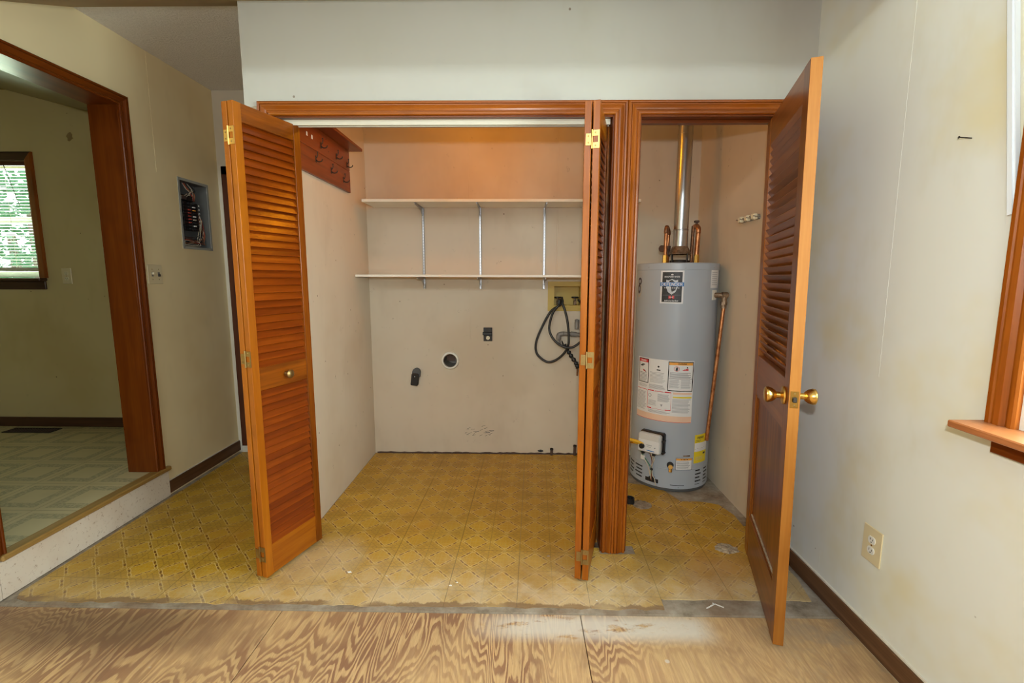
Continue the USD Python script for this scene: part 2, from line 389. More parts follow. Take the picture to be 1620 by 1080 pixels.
def mortar(name, a, b):
    g = G(); p = g.pos(); n = g.noise(p, 26.0, 6, .75)
    g.done(name, base_color=g.ramp(n, [(.32, a), (.66, b)]), roughness=.85, normal=g.bump(n, .7, .006))
mortar('mortar', (.13, .10, .075), (.40, .34, .26))
mortar('mortar_light', (.20, .15, .10), (.55, .46, .33))
def ktile():
    g = G(); p = g.pos()
    q = g.add('vector_math', math_type='scale', vector1=p, scale=1 / T) + '.vector'; s = g.add('separate_xyz', vector=q)
    u = g.m('subtract', g.m('fraction', g.m('add', s + '.x', 100.0)), .5); v = g.m('subtract', g.m('fraction', g.m('add', s + '.y', 100.0)), .5)
    au, av = g.m('absolute', u), g.m('absolute', v); mx = g.m('maximum', au, av)
    ring = g.m('multiply', g.step(mx, .24, .25), g.m('subtract', 1.0, g.step(mx, .40, .41)))
    n = g.noise(p, 70.0, 4, .7)
    rs = g.m('multiply', ring, g.m('add', .35, g.m('multiply', g.step(n, .42, .58), .65)))
    c = g.mix(g.m('multiply', rs, .85), (.62, .53, .31), (.32, .29, .17))
    c = g.mix(g.m('multiply', g.step(mx, .485, .497), .5), c, (.25, .22, .14))
    c = g.mix(g.m('multiply', g.step(g.noise(p, 3.0, 4), .5, .75), .3), c, (.40, .33, .18))
    g.done('kitchen_vinyl', base_color=c, roughness=.35)
ktile()
plain('brass', (.80, .50, .14), .22, 1.0)
plain('hinge_brass', (.78, .52, .17), .42, 1.0)
plain('collar_white', (.80, .77, .68), .45)
plain('duct_grey', (.34, .31, .27), .5, .3)
plain('old_brass', (.36, .25, .10), .42, 1.0)
plain('steel', (.42, .43, .45), .36, 1.0)
plain('track_white', (.60, .56, .45), .35)
plain('galvanised', (.56, .585, .62), .27, 1.0)
plain('iron', (.050, .042, .036), .55, .6)
plain('rust_iron', (.10, .06, .045), .7, .3)
plain('black', (.012, .012, .013), .45)
plain('black_rubber', (.022, .021, .020), .42)
plain('dark_grey', (.09, .09, .09), .6)
plain('grey_plastic', (.22, .20, .18), .45)
plain('grey_metal', (.15, .155, .15), .5, .2)
def enamel():
    g = G(); p = g.pos(); n = g.noise(p, 2.0, 3)
    g.done('heater_grey', base_color=g.ramp(n, [(.3, (.37, .41, .465)), (.7, (.41, .45, .505))]), roughness=.38, normal=g.bump(g.noise(p, 160.0, 2), .05, .001))
enamel()
plain('rim_grey', (.36, .37, .34), .5)
plain('heater_top', (.40, .41, .42), .4)
plain('valve_white', (.62, .62, .60), .45)
plain('white_plastic', (.78, .77, .73), .4)
plain('cream_plastic', (.76, .69, .50), .4)
plain('almond_plastic', (.72, .62, .40), .35)
plain('yellow_plastic', (.52, .36, .07), .5)
plain('gas_yellow', (.75, .42, .02), .4)
plain('sticker_white', (.74, .74, .74), .5)
plain('sticker_grey', (.47, .48, .50), .5)
plain('ink_grey', (.30, .31, .33), .6)
plain('ink_black', (.025, .025, .027), .5)
plain('ink_red', (.62, .045, .05), .5)
plain('ink_orange', (.83, .36, .05), .5)
plain('ink_peach', (.80, .55, .40), .5)
plain('ink_blue', (.05, .18, .45), .5)
plain('ink_yellow', (.80, .62, .02), .5)
plain('shield_grey', (.52, .55, .58), .4)
plain('wire_white', (.60, .54, .42), .5)
plain('wire_red', (.45, .06, .04), .5)
plain('wire_brown', (.25, .10, .05), .5)
plain('wire_green', (.05, .20, .10), .5)
plain('copper_wire', (.55, .26, .12), .4, .8)
plain('emblem_dark', (.045, .03, .05), .4)
plain('strip_white', (.80, .86, .93), .35)
plain('clear_dirty', (.45, .42, .36), .4)
def copper():
    g = G(); p = g.pos(); n = g.noise(p, 30.0, 4, .65)
    g.done('copper', base_color=g.ramp(n, [(.3, (.28, .10, .04)), (.55, (.55, .24, .10)), (.75, (.66, .34, .17))]), roughness=.36, metallic=.85)
    g = G(); p = g.pos(); n = g.noise(p, 40.0, 4, .65)
    g.done('old_copper', base_color=g.ramp(n, [(.3, (.12, .05, .025)), (.6, (.28, .12, .05)), (.75, (.36, .22, .12))]), roughness=.5, metallic=.6)
    g = G(); p = g.pos(); n = g.noise(p, 40.0, 4, .65)
    g.done('aged_bronze', base_color=g.ramp(n, [(.35, (.16, .10, .06)), (.7, (.42, .30, .20))]), roughness=.45, metallic=.6)
copper()
def pane():
    n = {'t': ('transparent_bsdf', {'color': (.92, .96, .93)}), 'g': ('glossy_bsdf', {'color': (1, 1, 1), 'roughness': .02}), 'x': ('mix_closure', {'fac': .045})}
    M['pane'] = usdkit.material(stage, '/World/Looks/pane', n, [('t.BSDF', 'x.closure1'), ('g.BSDF', 'x.closure2')], surface='x.closure')
pane()
def leaf_mat():
    n = {'i': ('object_info', {}), 'gm': ('geometry', {}), 'r': ('rgb_ramp', {'ramp': [(0, (.05, .14, .06)), (.5, (.14, .30, .10)), (1, (.36, .50, .16))]}),
         'd': ('principled_bsdf', {'roughness': .4}), 't': ('translucent_bsdf', {}), 'x': ('mix_closure', {'fac': .5})}
    M['leaf'] = usdkit.material(stage, '/World/Looks/leaf', n, [('gm.random_per_island', 'r.fac'), ('r.color', 'd.base_color'), ('r.color', 't.color'), ('d.BSDF', 'x.closure1'), ('t.BSDF', 'x.closure2')], surface='x.closure')
leaf_mat()
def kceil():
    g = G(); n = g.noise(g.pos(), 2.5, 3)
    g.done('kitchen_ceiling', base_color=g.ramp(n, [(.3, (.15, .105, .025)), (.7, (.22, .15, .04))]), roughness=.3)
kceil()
plain('bark', (.10, .07, .05), .9)
plain('lawn', (.10, .22, .05), .9)
plain('slat_white', (.70, .70, .62), .45)
def bulb_mat():
    M['bulb'] = usdkit.material(stage, '/World/Looks/bulb', {'e': ('emission', {'color': (1.0, .55, .2), 'strength': 8.0})}, [], surface='e.emission')
bulb_mat()

# ================================================================== THE SETTING
XL, XR, YB, XC, XS = -2.181, 1.285, 1.292, -1.114, -1.223     # left wall, right wall, back wall, closet side wall (inner), its outer face
ZK = 0.183                                                     # kitchen floor
def xw(z): return 1.291 - .0092 * z                            # the right wall leans in a little
S = dict(kind='structure')
# --- floor: grey subfloor, vinyl tiles one by one, plywood sheets
floor = thing('floor', 'old yellow patterned vinyl tiles and bare plywood subfloor', 'floor', kind='structure')
part('subfloor', bx(XL - .05, 1.33, -.432, YB + .05, -.06, -.0035), 'subfloor', floor)
def ragged(x0, x1, y, amp, n, seed):
    r = random.Random(seed); return [(x0 + (x1 - x0) * k / n, y + r.uniform(-amp, amp)) for k in range(n + 1)]
region = Polygon([(XL + .035, YB)] + [(XL + .035, -.36), (XL + .06, -.395)] + ragged(XL + .12, .600, -.408, .006, 70, 3) + [(.606, -.341)] + ragged(.62, 1.235, -.343, .004, 20, 4) + [(1.262, -.2), (1.255, .1), (1.235, .38)] + [(1.20, .50), (1.13, .53)] + ragged(1.1, .985, .535, .006, 5, 5) + [(.95, .63), (.90, .74), (.60, .82), (.50, YB - .014)] + ragged(.45, XC, YB - .014, .003, 40, 6) + [(XC, 1.28), (XS, 1.28)])
region = region.buffer(0).difference(sbox(XS - .004, .10, XC + .006, YB + .1)).difference(sbox(XS - .004, -.004, -1.10, .12)).difference(sbox(.402, -.022, .530, .12))
region = region.difference(Point(.738, .492).buffer(.058)).difference(affinity.scale(Point(1.045, .038).buffer(.055), 1, .8))
region = region.difference(sbox(.520, -.02, .575, .055))
for j in range(-1, 6):
    for i in range(-8, 5):
        q = sbox(i * T + .0006, j * T + .0006, (i + 1) * T - .0006, (j + 1) * T - .0006)
        q = affinity.translate(affinity.rotate(q, math.degrees(TROT), origin=(0, 0)), TX, TY).intersection(region)
        for gpoly in getattr(q, 'geoms', [q]):
            if gpoly.area < .0006: continue
            m = extr(gpoly, .0035); m.apply_translation((0, 0, -.0035 + rng.uniform(-.0004, .0003)))
            part('tile', m, 'vinyl_tile', floor)
part('under_floor', bx(XL - .05, 1.33, -5.2, -.434, -.08, -.033), 'subfloor', floor)
for k, (a, b) in enumerate([(XL - .05, -.972), (-.969, .250), (.253, 1.33)]):
    part('plywood_panel', bx(a, b, -2.9, -.434, -.032, -.009 - .0006 * k, .0015), 'plywood', floor)
    part('plywood_panel', bx(a, b, -5.2, -2.903, -.032, -.009, .0015), 'plywood', floor)
def blob(cx, cy, rx, ry, h, seed, n=26, rough=.18):
    r = random.Random(seed); ring = [(cx + rx * (1 + r.uniform(-rough, rough)) * math.cos(a), cy + ry * (1 + r.uniform(-rough, rough)) * math.sin(a)) for a in np.arange(n) * 2 * math.pi / n]
    v = [(x, y, 0) for x, y in ring] + [(cx + (x - cx) * .72, cy + (y - cy) * .72, h * r.uniform(.7, 1.2)) for x, y in ring] + [(cx, cy, h)]
    f = []
    for k in range(n):
        k2 = (k + 1) % n; f += [[k, k2, n + k2], [k, n + k2, n + k], [n + k, n + k2, 2 * n]]
    return trimesh.Trimesh(np.array(v), f, process=False)
m = blob(.738, .490, .060, .062, .006, 11); m.apply_translation((0, 0, -.0025)); part('mortar_patch', m, 'mortar', floor, label='grey patch of bare mortar where a tile is broken away beside the post')
m = blob(1.045, .038, .062, .050, .007, 12); m.apply_translation((0, 0, -.0025)); part('mortar_patch', m, 'mortar_light', floor, label='ring of grey mortar around a knocked-out hole near the door')
m = lathe(ring_(.026, .018, 0, .006), 18); m.apply_translation((1.04, .042, .002)); part('mortar_ring', m, 'mortar_light', floor)
for (px, py, a, w) in [(.800, -.380, .55, .055), (.832, -.374, -.62, .045)]:
    m = bx(-w / 2, w / 2, -.0028, .0028, 0, .0015); m.apply_transform(trimesh.transformations.rotation_matrix(a, (0, 0, 1))); m.apply_translation((px, py, -.0034)); part('paint_smear', m, 'white_plastic', floor)
for k, (x, y, q) in enumerate([(-.78, -.19, .011), (-.30, -.275, .007), (-.275, -.255, .005), (.145, -.045, .010), (-.60, -.215, .004), (.33, -.36, .004)]):
    m = blob(x, y, q, q * .7, .0015, 40 + k, 9, .45); part('plaster_crumb', m, 'mortar_light' if k == 3 else 'white_plastic', floor)

# --- walls
holes = [sbox(.205, 1.103, .470, 1.32), Point(-.522, .728).buffer(.055, 24)]
wb = Polygon([(XS, -.03), (1.32, -.03), (1.32, 2.47), (XS, 2.47)])
for h in holes: wb = wb.difference(h)
wall = thing('wall_back', 'scuffed beige back wall of the laundry closet', 'wall', kind='structure')
part('wall_board', wall_xz(wb, YB, YB + .10), 'paint_closet', wall)
for x, w in ((-.37, .004), (.262, .004), (.272, .004)):
    part('seam', bx(x - w / 2, x + w / 2, YB - .0007, YB + .01, 1.37 if x > 0 else .9, 2.42, .0005), 'paint_closet', wall)
wf = Polygon([(XS, -.03), (1.29, -.03), (1.29, 2.56), (XS, 2.56)]).difference(sbox(-1.109, -.1, .415, 2.06)).difference(sbox(.517, -.1, 1.195, 2.06))
wall = thing('wall_front', 'cream wall with the two closet openings', 'wall', kind='structure')
part('wall_board', wall_xz(wf, 0.0, .10), 'paint_front', wall)
wall = thing('wall_partition', 'pinkish beige side wall of the laundry closet', 'wall', kind='structure')
part('wall_board', bx(XS, XC, .10, YB, -.03, 2.66), 'paint_closet', wall)
rp = Polygon([(-5.2, -.03), (YB + .1, -.03), (YB + .1, 3.75), (-5.2, 3.75)]).difference(sbox(-2.02, .985, -1.005, 2.05))
wall = thing('wall_right', 'cream right wall with yellow stains', 'wall', kind='structure')
for clip, mt in ((sbox(-5.3, -.1, .03, 3.9), 'paint_right'), (sbox(.03, -.1, 1.5, 3.9), 'paint_closet')):
    m = wall_yz(rp.intersection(clip), 0, .12); m.vertices[:, 0] += 1.291 - .0092 * m.vertices[:, 2]; part('wall_board', m, mt, wall)
def on_right(y0, y1, z0, z1, d, c=.001):
    m = bx(-d, .004, y0, y1, z0, z1, c); m.vertices[:, 0] += 1.291 - .0092 * m.vertices[:, 2]; return m
part('seam', on_right(-.514, -.509, 1.0, 2.9, .0005, .0003), 'paint_right', wall)
part('seam', on_right(-.29, -.286, .12, .20, .0005, .0003), 'paint_right', wall)
lp = Polygon([(-5.2, -.03), (1.315, -.03), (1.315, 3.75), (-5.2, 3.75)]).difference(sbox(-.369, .0, .473, 2.274)).difference(sbox(.885, 1.54, 1.155, 1.966))
wall = thing('wall_left', 'dull cream left wall with the kitchen opening', 'wall', kind='structure')
part('wall_board', wall_yz(lp, XL - .16, XL), 'paint_left', wall)
part('seam', bx(XL - .01, XL + .0012, .705, .711, 1.97, 2.64, .0005), 'paint_left', wall)
wall = thing('wall_end', 'cream end wall of the passage beside the closet', 'wall', kind='structure')
part('wall_board', bx(XL, XS, YB, YB + .1, -.03, 2.7), 'paint_trim', wall)
wall = thing('wall_rear', 'cream wall behind the camera', 'wall', kind='structure')
part('wall_board', wall_xz(Polygon([(-2.35, -.05), (1.45, -.05), (1.45, 3.75), (-2.35, 3.75)]).difference(sbox(-1.2, 2.85, 1.2, 3.4)), -5.3, -5.2), 'paint_front', wall)
kw = Polygon([(-4.9, .1), (XL - .16, .1), (XL - .16, 2.75), (-4.9, 2.75)]).difference(sbox(-4.50, 1.335, -3.60, 2.18))
wall = thing('wall_kitchen', 'dim olive cream kitchen wall behind the opening', 'wall', kind='structure')
part('wall_board', wall_xz(kw, 1.315, 1.44), 'paint_kitchen', wall)
part('wall_board', bx(-5.0, -4.9, -2.6, 1.44, .1, 2.8), 'paint_kitchen', wall)
part('wall_board', bx(-4.9, XL - .16, -2.7, -2.6, .1, 2.8), 'paint_kitchen', wall)
m = blob(0, 0, .022, .032, .001, 21, 14, .3); m.vertices = np.stack([m.vertices[:, 0] - 3.252, 1.315 - m.vertices[:, 2] - .0003, m.vertices[:, 1] + 2.345], 1); m.invert()
part('bare_patch', fix(m), 'soffit_tan', wall, label='small bare brown patch in the paint')

# --- ceilings
ceil = thing('ceiling', 'popcorn ceiling with tan sloped soffit', 'ceiling', kind='structure')
part('popcorn_ceiling', bx(XL, XS + .06, .255, YB + .1, 2.645, 2.70), 'popcorn', ceil)
def slab(pts, t):
    a = np.array(pts, float); b = a + [0, 0, t]; v = np.vstack([a, b]); n = len(a)
    f = [[0, 2, 1], [0, 3, 2], [4, 5, 6], [4, 6, 7]]
    for i in range(4):
        j = (i + 1) % 4; f += [[i, j, n + j], [i, n + j, n + i]]
    return fix(trimesh.Trimesh(v, f, process=False))
SL = lambda y: 2.5235 + .4545 * y
part('sloped_soffit', slab([(XL, -.435, SL(-.435)), (1.30, -.435, SL(-.435)), (1.30, 0, SL(0)), (XL, 0, SL(0))], .02), 'soffit_tan', ceil)
part('sloped_soffit', slab([(XL, 0, SL(0)), (XS + .002, 0, SL(0)), (XS + .002, .262, SL(.262)), (XL, .262, SL(.262))], .02), 'soffit_tan', ceil)
part('fascia', bx(XL, 1.30, -.46, -.435, SL(-.435), 3.75), 'paint_front', ceil)
part('main_ceiling', bx(-2.35, 1.45, -5.3, -.44, 3.70, 3.80), 'paint_front', ceil)
part('closet_ceiling', bx(XS + .05, 1.30, .05, YB + .05, 2.42, 2.47), 'paint_closet', ceil)
ceil2 = thing('ceiling', 'brown sloping kitchen ceiling', 'ceiling', kind='structure')
KZ = lambda x: 2.504 - .257 * (x + 3.053)
part('sloped_ceiling', slab([(-3.68, -2.7, KZ(-3.68)), (XL - .1, -2.7, KZ(XL - .1)), (XL - .1, 1.44, KZ(XL - .1)), (-3.68, 1.44, KZ(-3.68))], .05), 'kitchen_ceiling', ceil2)
part('flat_ceiling', bx(-5.0, -3.68, -2.7, 1.44, 2.665, 2.72), 'kitchen_ceiling', ceil2)
# --- kitchen floor, tile by tile
kf = thing('floor', 'raised kitchen floor of pale square-patterned vinyl tiles', 'floor', kind='structure')
part('subfloor', bx(-4.95, XL - .005, -2.65, 1.4, .10, ZK - .0035), 'subfloor', kf)
kreg = sbox(-4.9, -2.6, XL - .03, 1.313)
for i in range(-17, -7):
    for j in range(-4, 6):
        q = sbox(i * T + .0005, j * T + .0005, (i + 1) * T - .0005, (j + 1) * T - .0005).intersection(kreg)
        if q.area < 1e-4: continue
        m = extr(q, .0035); m.apply_translation((0, 0, ZK - .0035)); part('tile', m, 'kitchen_vinyl', kf)

# --- closet casings and jambs
PROF = [(0, 0), (0, .009), (.003, .0135), (.010, .0145), (.0135, .012), (.0145, .0075), (.018, .0075), (.0195, .0105), (.026, .0125), (.033, .017), (.0375, .0205), (.0395, .0205), (.041, .0145), (.0445, .0145), (.046, .0205), (.052, .0215), (.0555, .0195), (.057, .015), (.057, 0)]
ZI, U, V = 2.054, np.array([1, 0, 0.]), np.array([0, -1., 0])
def casing_set(tr, xa, xb, right=True, left=True):
    part('head_casing', strip(PROF, (xa, 0, ZI), (xb, 0, ZI), (0, 0, 1), V, 1 if left else 1, 1), 'trim_x', tr)
    if left: part('side_casing', strip(PROF, (xa, 0, 0.001), (xa, 0, ZI), (-1, 0, 0), V, 0, 1), 'trim_z', tr)
    if right: part('side_casing', strip(PROF, (xb, 0, 0.001), (xb, 0, ZI), (1, 0, 0), V, 0, 1), 'trim_z', tr)
tr = thing('trim_1', 'orange brown moulded casing around the wide closet opening', 'door casing', kind='structure')
casing_set(tr, -1.103, .4095)
part('jamb', bx(-1.109, -1.097, .0, .112, 0.001, 2.06, .001), 'jamb_z', tr); part('jamb', bx(.4035, .4155, .0, .112, 0.001, 2.06, .001), 'jamb_z', tr)
part('head_jamb', bx(-1.097, .4035, .0, .112, 2.047, 2.062, .001), 'jamb_x', tr)
part('stop', bx(-1.097, .4035, .085, .108, 2.036, 2.047, .001), 'jamb_x', tr)
tr = thing('trim_2', 'orange brown moulded casing around the narrow heater closet opening', 'door casing', kind='structure')
casing_set(tr, .5235, 1.188)
part('jamb', bx(.517, .5295, .0, .112, 0.001, 2.06, .001), 'jamb_z', tr); part('jamb', bx(1.183, 1.195, .0, .112, 0.001, 2.06, .001), 'jamb_z', tr)
part('head_jamb', bx(.5295, 1.183, .0, .112, 2.047, 2.062, .001), 'jamb_x', tr)
part('stop', bx(.5295, 1.183, .045, .075, 2.034, 2.047, .001), 'jamb_x', tr)
part('stop', bx(.5295, .541, .045, .075, .001, 2.034, .001), 'jamb_z', tr); part('stop', bx(1.172, 1.183, .05, .08, .001, 2.034, .001), 'jamb_z', tr)
# the bifold track
t_ = thing('door_track', 'white steel bifold track under the closet head jamb', 'door track', (0, 0, 0), kind='structure')
part('channel', cat(bx(-1.09, .398, .028, .031, 2.024, 2.047), bx(-1.09, .398, .057, .060, 2.024, 2.047), bx(-1.09, .398, .031, .057, 2.044, 2.047)), 'track_white', t_)
# kitchen opening casing, jambs, nosing and riser
tr = thing('trim_3', 'brown moulded casing and jambs of the kitchen opening', 'door casing', kind='structure')
ya, yb_, zo = -.363, .467, 2.268
part('head_casing', strip(PROF, (XL, ya, zo), (XL, yb_, zo), (0, 0, 1), (1, 0, 0), 1, 1), 'jamb_y', tr)
part('side_casing', strip(PROF, (XL, yb_, ZK + .002), (XL, yb_, zo), (0, 1, 0), (1, 0, 0), 0, 1), 'jamb_z', tr)
part('side_casing', strip(PROF, (XL, ya, ZK + .002), (XL, ya, zo), (0, -1, 0), (1, 0, 0), 0, 1), 'jamb_z', tr)
part('jamb', bx(XL - .165, XL, yb_ + .0, yb_ + .006, ZK + .001, zo + .006, .0008), 'jamb_z', tr); part('jamb', bx(XL - .165, XL, ya - .006, ya, ZK + .001, zo + .006, .0008), 'jamb_z', tr)
part('head_jamb', bx(XL - .165, XL, ya, yb_, zo, zo + .006, .0008), 'jamb_y', tr)
part('nosing', bx(XL - .035, XL + .026, -.395, .566, ZK - .022, ZK + .004, .006), 'nosing_y', tr)
part('riser', bx(XL + .0005, XL + .014, -.405, .549, .0, ZK - .022, .001), 'riser_paint', tr)
part('riser_end', bx(XL + .0005, XL + .014, -.50, -.407, .0, ZK + .1, .001), 'riser_paint', tr)
# baseboards
def base(name, label, mesh, mat, cap):
    b = thing(name, label, 'baseboard', kind='structure'); part('board', mesh, mat, b)
    if cap is not None: part('cap_line', cap, 'paint_trim', b)
base('baseboard_left', 'dark brown baseboard along the passage wall', bx(XL + .0005, XL + .012, .550, YB, .012, .088, .002), 'dark_y', bx(XL + .0005, XL + .006, .550, YB, .088, .094, .001))
m = on_right(-3.0, -.004, .003, .082, .013, .0025)
base('baseboard_right', 'brown baseboard along the stained right wall', m, 'dark_y', on_right(-3.0, -.004, .082, .090, .007))
base('baseboard_kitchen', 'dark baseboard along the kitchen wall', bx(-4.9, XL - .161, 1.302, 1.3145, ZK + .001, ZK + .075, .002), 'dark_x', None)
# end wall door casing
tr = thing('trim_4', 'dark brown casing on the passage end wall', 'door casing', kind='structure')
part('side_casing', bx(-2.147, -2.085, YB - .018, YB - .0005, .052, 2.13, .003), 'dark_z', tr)
part('head_casing', bx(-2.147, -1.28, YB - .018, YB - .0005, 2.07, 2.13, .003), 'dark_x', tr)
part('plinth', bx(-2.150, -2.083, YB - .020, YB - .0005, .0, .051, .003), 'paint_trim', tr)
dr = thing('door_4', 'dark brown flush door in the passage end wall', 'door', kind='structure')
part('door_leaf', bx(-2.085, -1.30, YB - .010, YB - .0005, .01, 2.07, .002), 'dark_z', dr)

# ================================================================== DOORS
def louvres(parent, x0, x1, z0, z1, T_, mat, pitch=.0325, tilt=1, n=None):
    """slats between two rails; tilt +1: low edge towards y = 0 side"""
    n = n or int(round((z1 - z0) / pitch)); p = (z1 - z0) / n
    half, th, ang = .0235, .0036, math.radians(52)
    for k in range(n):
        zc = z0 + p * (k + .5)
        m = bx(x0, x1, -.5 * th, .5 * th, -half, half, .0014)
        a = -ang + math.pi / 2
        m.apply_transform(trimesh.transformations.rotation_matrix(tilt * -(math.pi / 2 - ang) if False else tilt * (-(math.radians(38))), (1, 0, 0)))
        m.apply_translation((0, T_ / 2, zc)); part('slat', m, mat, parent)
def bifold_leaf(parent, name, F, ang, W, side, knob=False, H=2.015, z0=.015, T_=.027):
    """F: bottom front corner; the leaf runs back from F by W at angle ang from +y towards +x; its show face is on side (+1: right)."""
    # local frame: x along the leaf from back to front reversed -> x: from F to the back, y: thickness away from the show face
    lf = node(name, parent, (F[0], F[1], 0), math.pi / 2 - ang)
    s = 1 if side > 0 else -1         # with this frame local -y is to the right (show face right); thickness grows to +y
    st = .038
    def b(x0, x1, z0_, z1_, y0=0.0, y1=T_, c=.0015): return bx(x0, x1, y0 if s > 0 else -y1, y1 if s > 0 else -y0, z0_, z1_, c)
    part('stile', b(0, st, z0, z0 + H), 'bifold_z', lf); part('stile', b(W - st, W, z0, z0 + H), 'bifold_z', lf)
    rails = [(z0, z0 + .140), (.862, .962), (z0 + H - .072, z0 + H)]
    for a, c in rails: part('rail', b(st, W - st, a, c, .002, T_ - .002), 'bifold_x', lf)
    for a, c in ((z0 + .140, .862), (.962, z0 + H - .072)):
        n = int(round((c - a) / .0325)); p = (c - a) / n
        for k in range(n):
            m = bx(st - .004, W - st + .004, -.0024, .0024, -.0215, .0215, .0012)
            m.apply_transform(trimesh.transformations.rotation_matrix(-math.radians(23) * s, (1, 0, 0)))
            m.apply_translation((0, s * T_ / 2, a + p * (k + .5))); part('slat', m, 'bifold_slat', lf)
    if knob:
        kx, kz = W * .52, .912
        prof = [(.000, .0), (.011, .0), (.009, .010), (.013, .015), (.0195, .021), (.0200, .027), (.015, .032), (.006, .0340), (0, .0345)]
        part('knob', lathe(prof, 20, '-y', (kx, .0005, kz)), 'old_brass', lf, smooth=40)
    return lf
def hinge(parent, x, y, z, ang, mat):
    """non-mortise hinge on the front edges of two folded leaves; local x across the edges, -y towards the viewer"""
    h = node('hinge', parent, (x, y, z), -ang)
    part('hinge_leaf', cat(bx(.004, .030, -.0022, -.0002, .012, .034), bx(.004, .030, -.0022, -.0002, -.034, -.012), bx(.024, .030, -.0022, -.0002, -.012, .012)), mat, h)
    part('hinge_leaf', bx(-.024, -.004, -.0022, -.0002, -.022, .022), mat, h)
    part('hinge_pin', lathe([(0, -.036), (.0036, -.036), (.0036, .036), (0, .036)], 10, 'z', (0, -.003, 0)), mat, h)
    part('screw', cat(*[lathe([(.0035, 0), (.003, .001), (0, .0012)], 8, '-y', (sx, -.0022, sz)) for sx, sz in ((.014, .024), (.014, -.024), (-.014, .012), (-.014, -.012))]), 'old_brass', h)
a1 = .325
d1 = thing('door_1', 'folded louvred bifold door at the wide closet opening beside the passage', 'door', kind='structure')
F = np.array([-1.122, -.264]); nrm = np.array([math.cos(a1), -math.sin(a1)])     # to the right of the leaf
bifold_leaf(d1, 'leaf', F, a1, .345, 1, knob=True)
F1 = F - nrm * (.027 + .006 + .027)
bifold_leaf(d1, 'leaf', F1 + nrm * .0, a1, .345, -1) if False else bifold_leaf(d1, 'leaf', F - nrm * .033, a1, .345, 1)
mid = F - nrm * .030
for z in (1.900, 1.005, .125): hinge(d1, mid[0], mid[1] - .0005, z, a1, 'hinge_brass' if z > 1.5 else 'old_brass')
a2 = .262
d2 = thing('door_2', 'folded louvred bifold door edge-on against the middle post', 'door', kind='structure')
F = np.array([.308, -.252]); nrm = np.array([math.cos(a2), -math.sin(a2)])
bifold_leaf(d2, 'leaf', F, a2, .352, 1)
bifold_leaf(d2, 'leaf', F - nrm * .0335, a2, .352, 1)
mid = F - nrm * .030
for z in (1.885, 1.008, .125): hinge(d2, mid[0], mid[1] - .0005, z, a2, 'hinge_brass' if z > 1.5 else 'old_brass')
part('pivot_bracket', cat(bx(.372, .402, .03, .075, .001, .003), lathe([(0, 0), (.004, 0), (.004, .014), (0, .014)], 10, 'z', (.385, .07, .001))), 'steel', d2)

# --- the swung-open heater closet door
d3 = thing('door_3', 'open brown half-louvred door with brass knobs in front of the right wall', 'door', kind='structure')
ang3, lean = .300, -math.radians(.95)
D = node('leaf', d3, (1.133, .034, 0.012), math.pi / 2 - ang3 + math.pi, 0)
# local x: hinge -> free edge, +y: towards the right wall? (checked below), z up
UsdGeom.Xformable(D).AddRotateXOp().Set(.95)
W3_, T3 = .662, .035
def b3(x0, x1, z0_, z1_, y0=0.0, y1=T3, c=.002): return bx(x0, x1, y0, y1, z0_, z1_, c)
st = .072
part('stile', b3(0, st, 0, 2.02), 'door_z', D); part('stile', b3(W3_ - st, W3_ - .0012, 0, 2.02), 'door_z', D)
part('edge_band', bx(W3_ - .0012, W3_, .0005, T3 - .0005, .001, 2.019), 'door_edge', D)
for a, c in ((0, .205), (.80, .985), (1.905, 2.02)): part('rail', b3(st, W3_ - st, a, c, .001, T3 - .001), 'door_x', D)
part('lower_panel', bx(st - .005, W3_ - st + .005, .012, .023, .20, .805), 'door_z', D)
for a, bq, c, dd in ((st, st + .012, .205, .80), (W3_ - st - .012, W3_ - st, .205, .80)): part('panel_moulding', bx(a, bq, .005, .030, c, dd, .003), 'door_z', D)
part('panel_moulding', bx(st, W3_ - st, .005, .030, .205, .217, .003), 'door_x', D); part('panel_moulding', bx(st, W3_ - st, .005, .030, .788, .80, .003), 'door_x', D)
part('dust_ledge', bx(st + .013, W3_ - st - .013, .0055, .012, .2172, .2190), 'mortar_light', D, label='line of pale dust on the bottom moulding')
n = 28; p_ = (1.905 - .985) / n
for k in range(n):
    m = bx(st - .004, W3_ - st + .004, -.0028, .0028, -.0235, .0235, .0015)
    m.apply_transform(trimesh.transformations.rotation_matrix(math.radians(34), (1, 0, 0)))
    m.apply_translation((0, T3 / 2, .985 + p_ * (k + .5))); part('slat', m, 'door_x', D)
kz, kx = .925, W3_ - .062
kp = [(0, 0), (.031, 0), (.0325, .003), (.030, .008), (.016, .011), (.0115, .014), (.0115, .026), (.017, .030), (.0245, .040), (.0285, .052), (.0275, .060), (.020, .0645), (.006, .0655), (0, .0655)]
part('knob', lathe(kp, 28, '-y', (kx, 0, kz)), 'brass', D, smooth=35); part('knob', lathe(kp, 28, 'y', (kx, T3, kz)), 'brass', D, smooth=35)
part('latch_plate', bx(W3_, W3_ + .0012, .005, .030, kz - .029, kz + .029), 'brass', D)
part('latch_screw', cat(*[lathe([(0, 0), (.0034, 0), (.003, .0006), (0, .0008)], 8, 'x', (W3_ + .0012, .0175, kz + q)) for q in (-.021, .021)]), 'old_brass', D)
part('latch_bolt', bx(W3_ + .001, W3_ + .009, .011, .024, kz - .009, kz + .009, .002), 'iron', D)
for z in (.2, 1.0, 1.8): part('hinge', cat(lathe([(0, -.045), (.006, -.045), (.006, .045), (0, .045)], 12, 'z', (-.006, T3 + .004, z)), bx(-.003, 0, .004, T3, z - .044, z + .044)), 'old_brass', D)

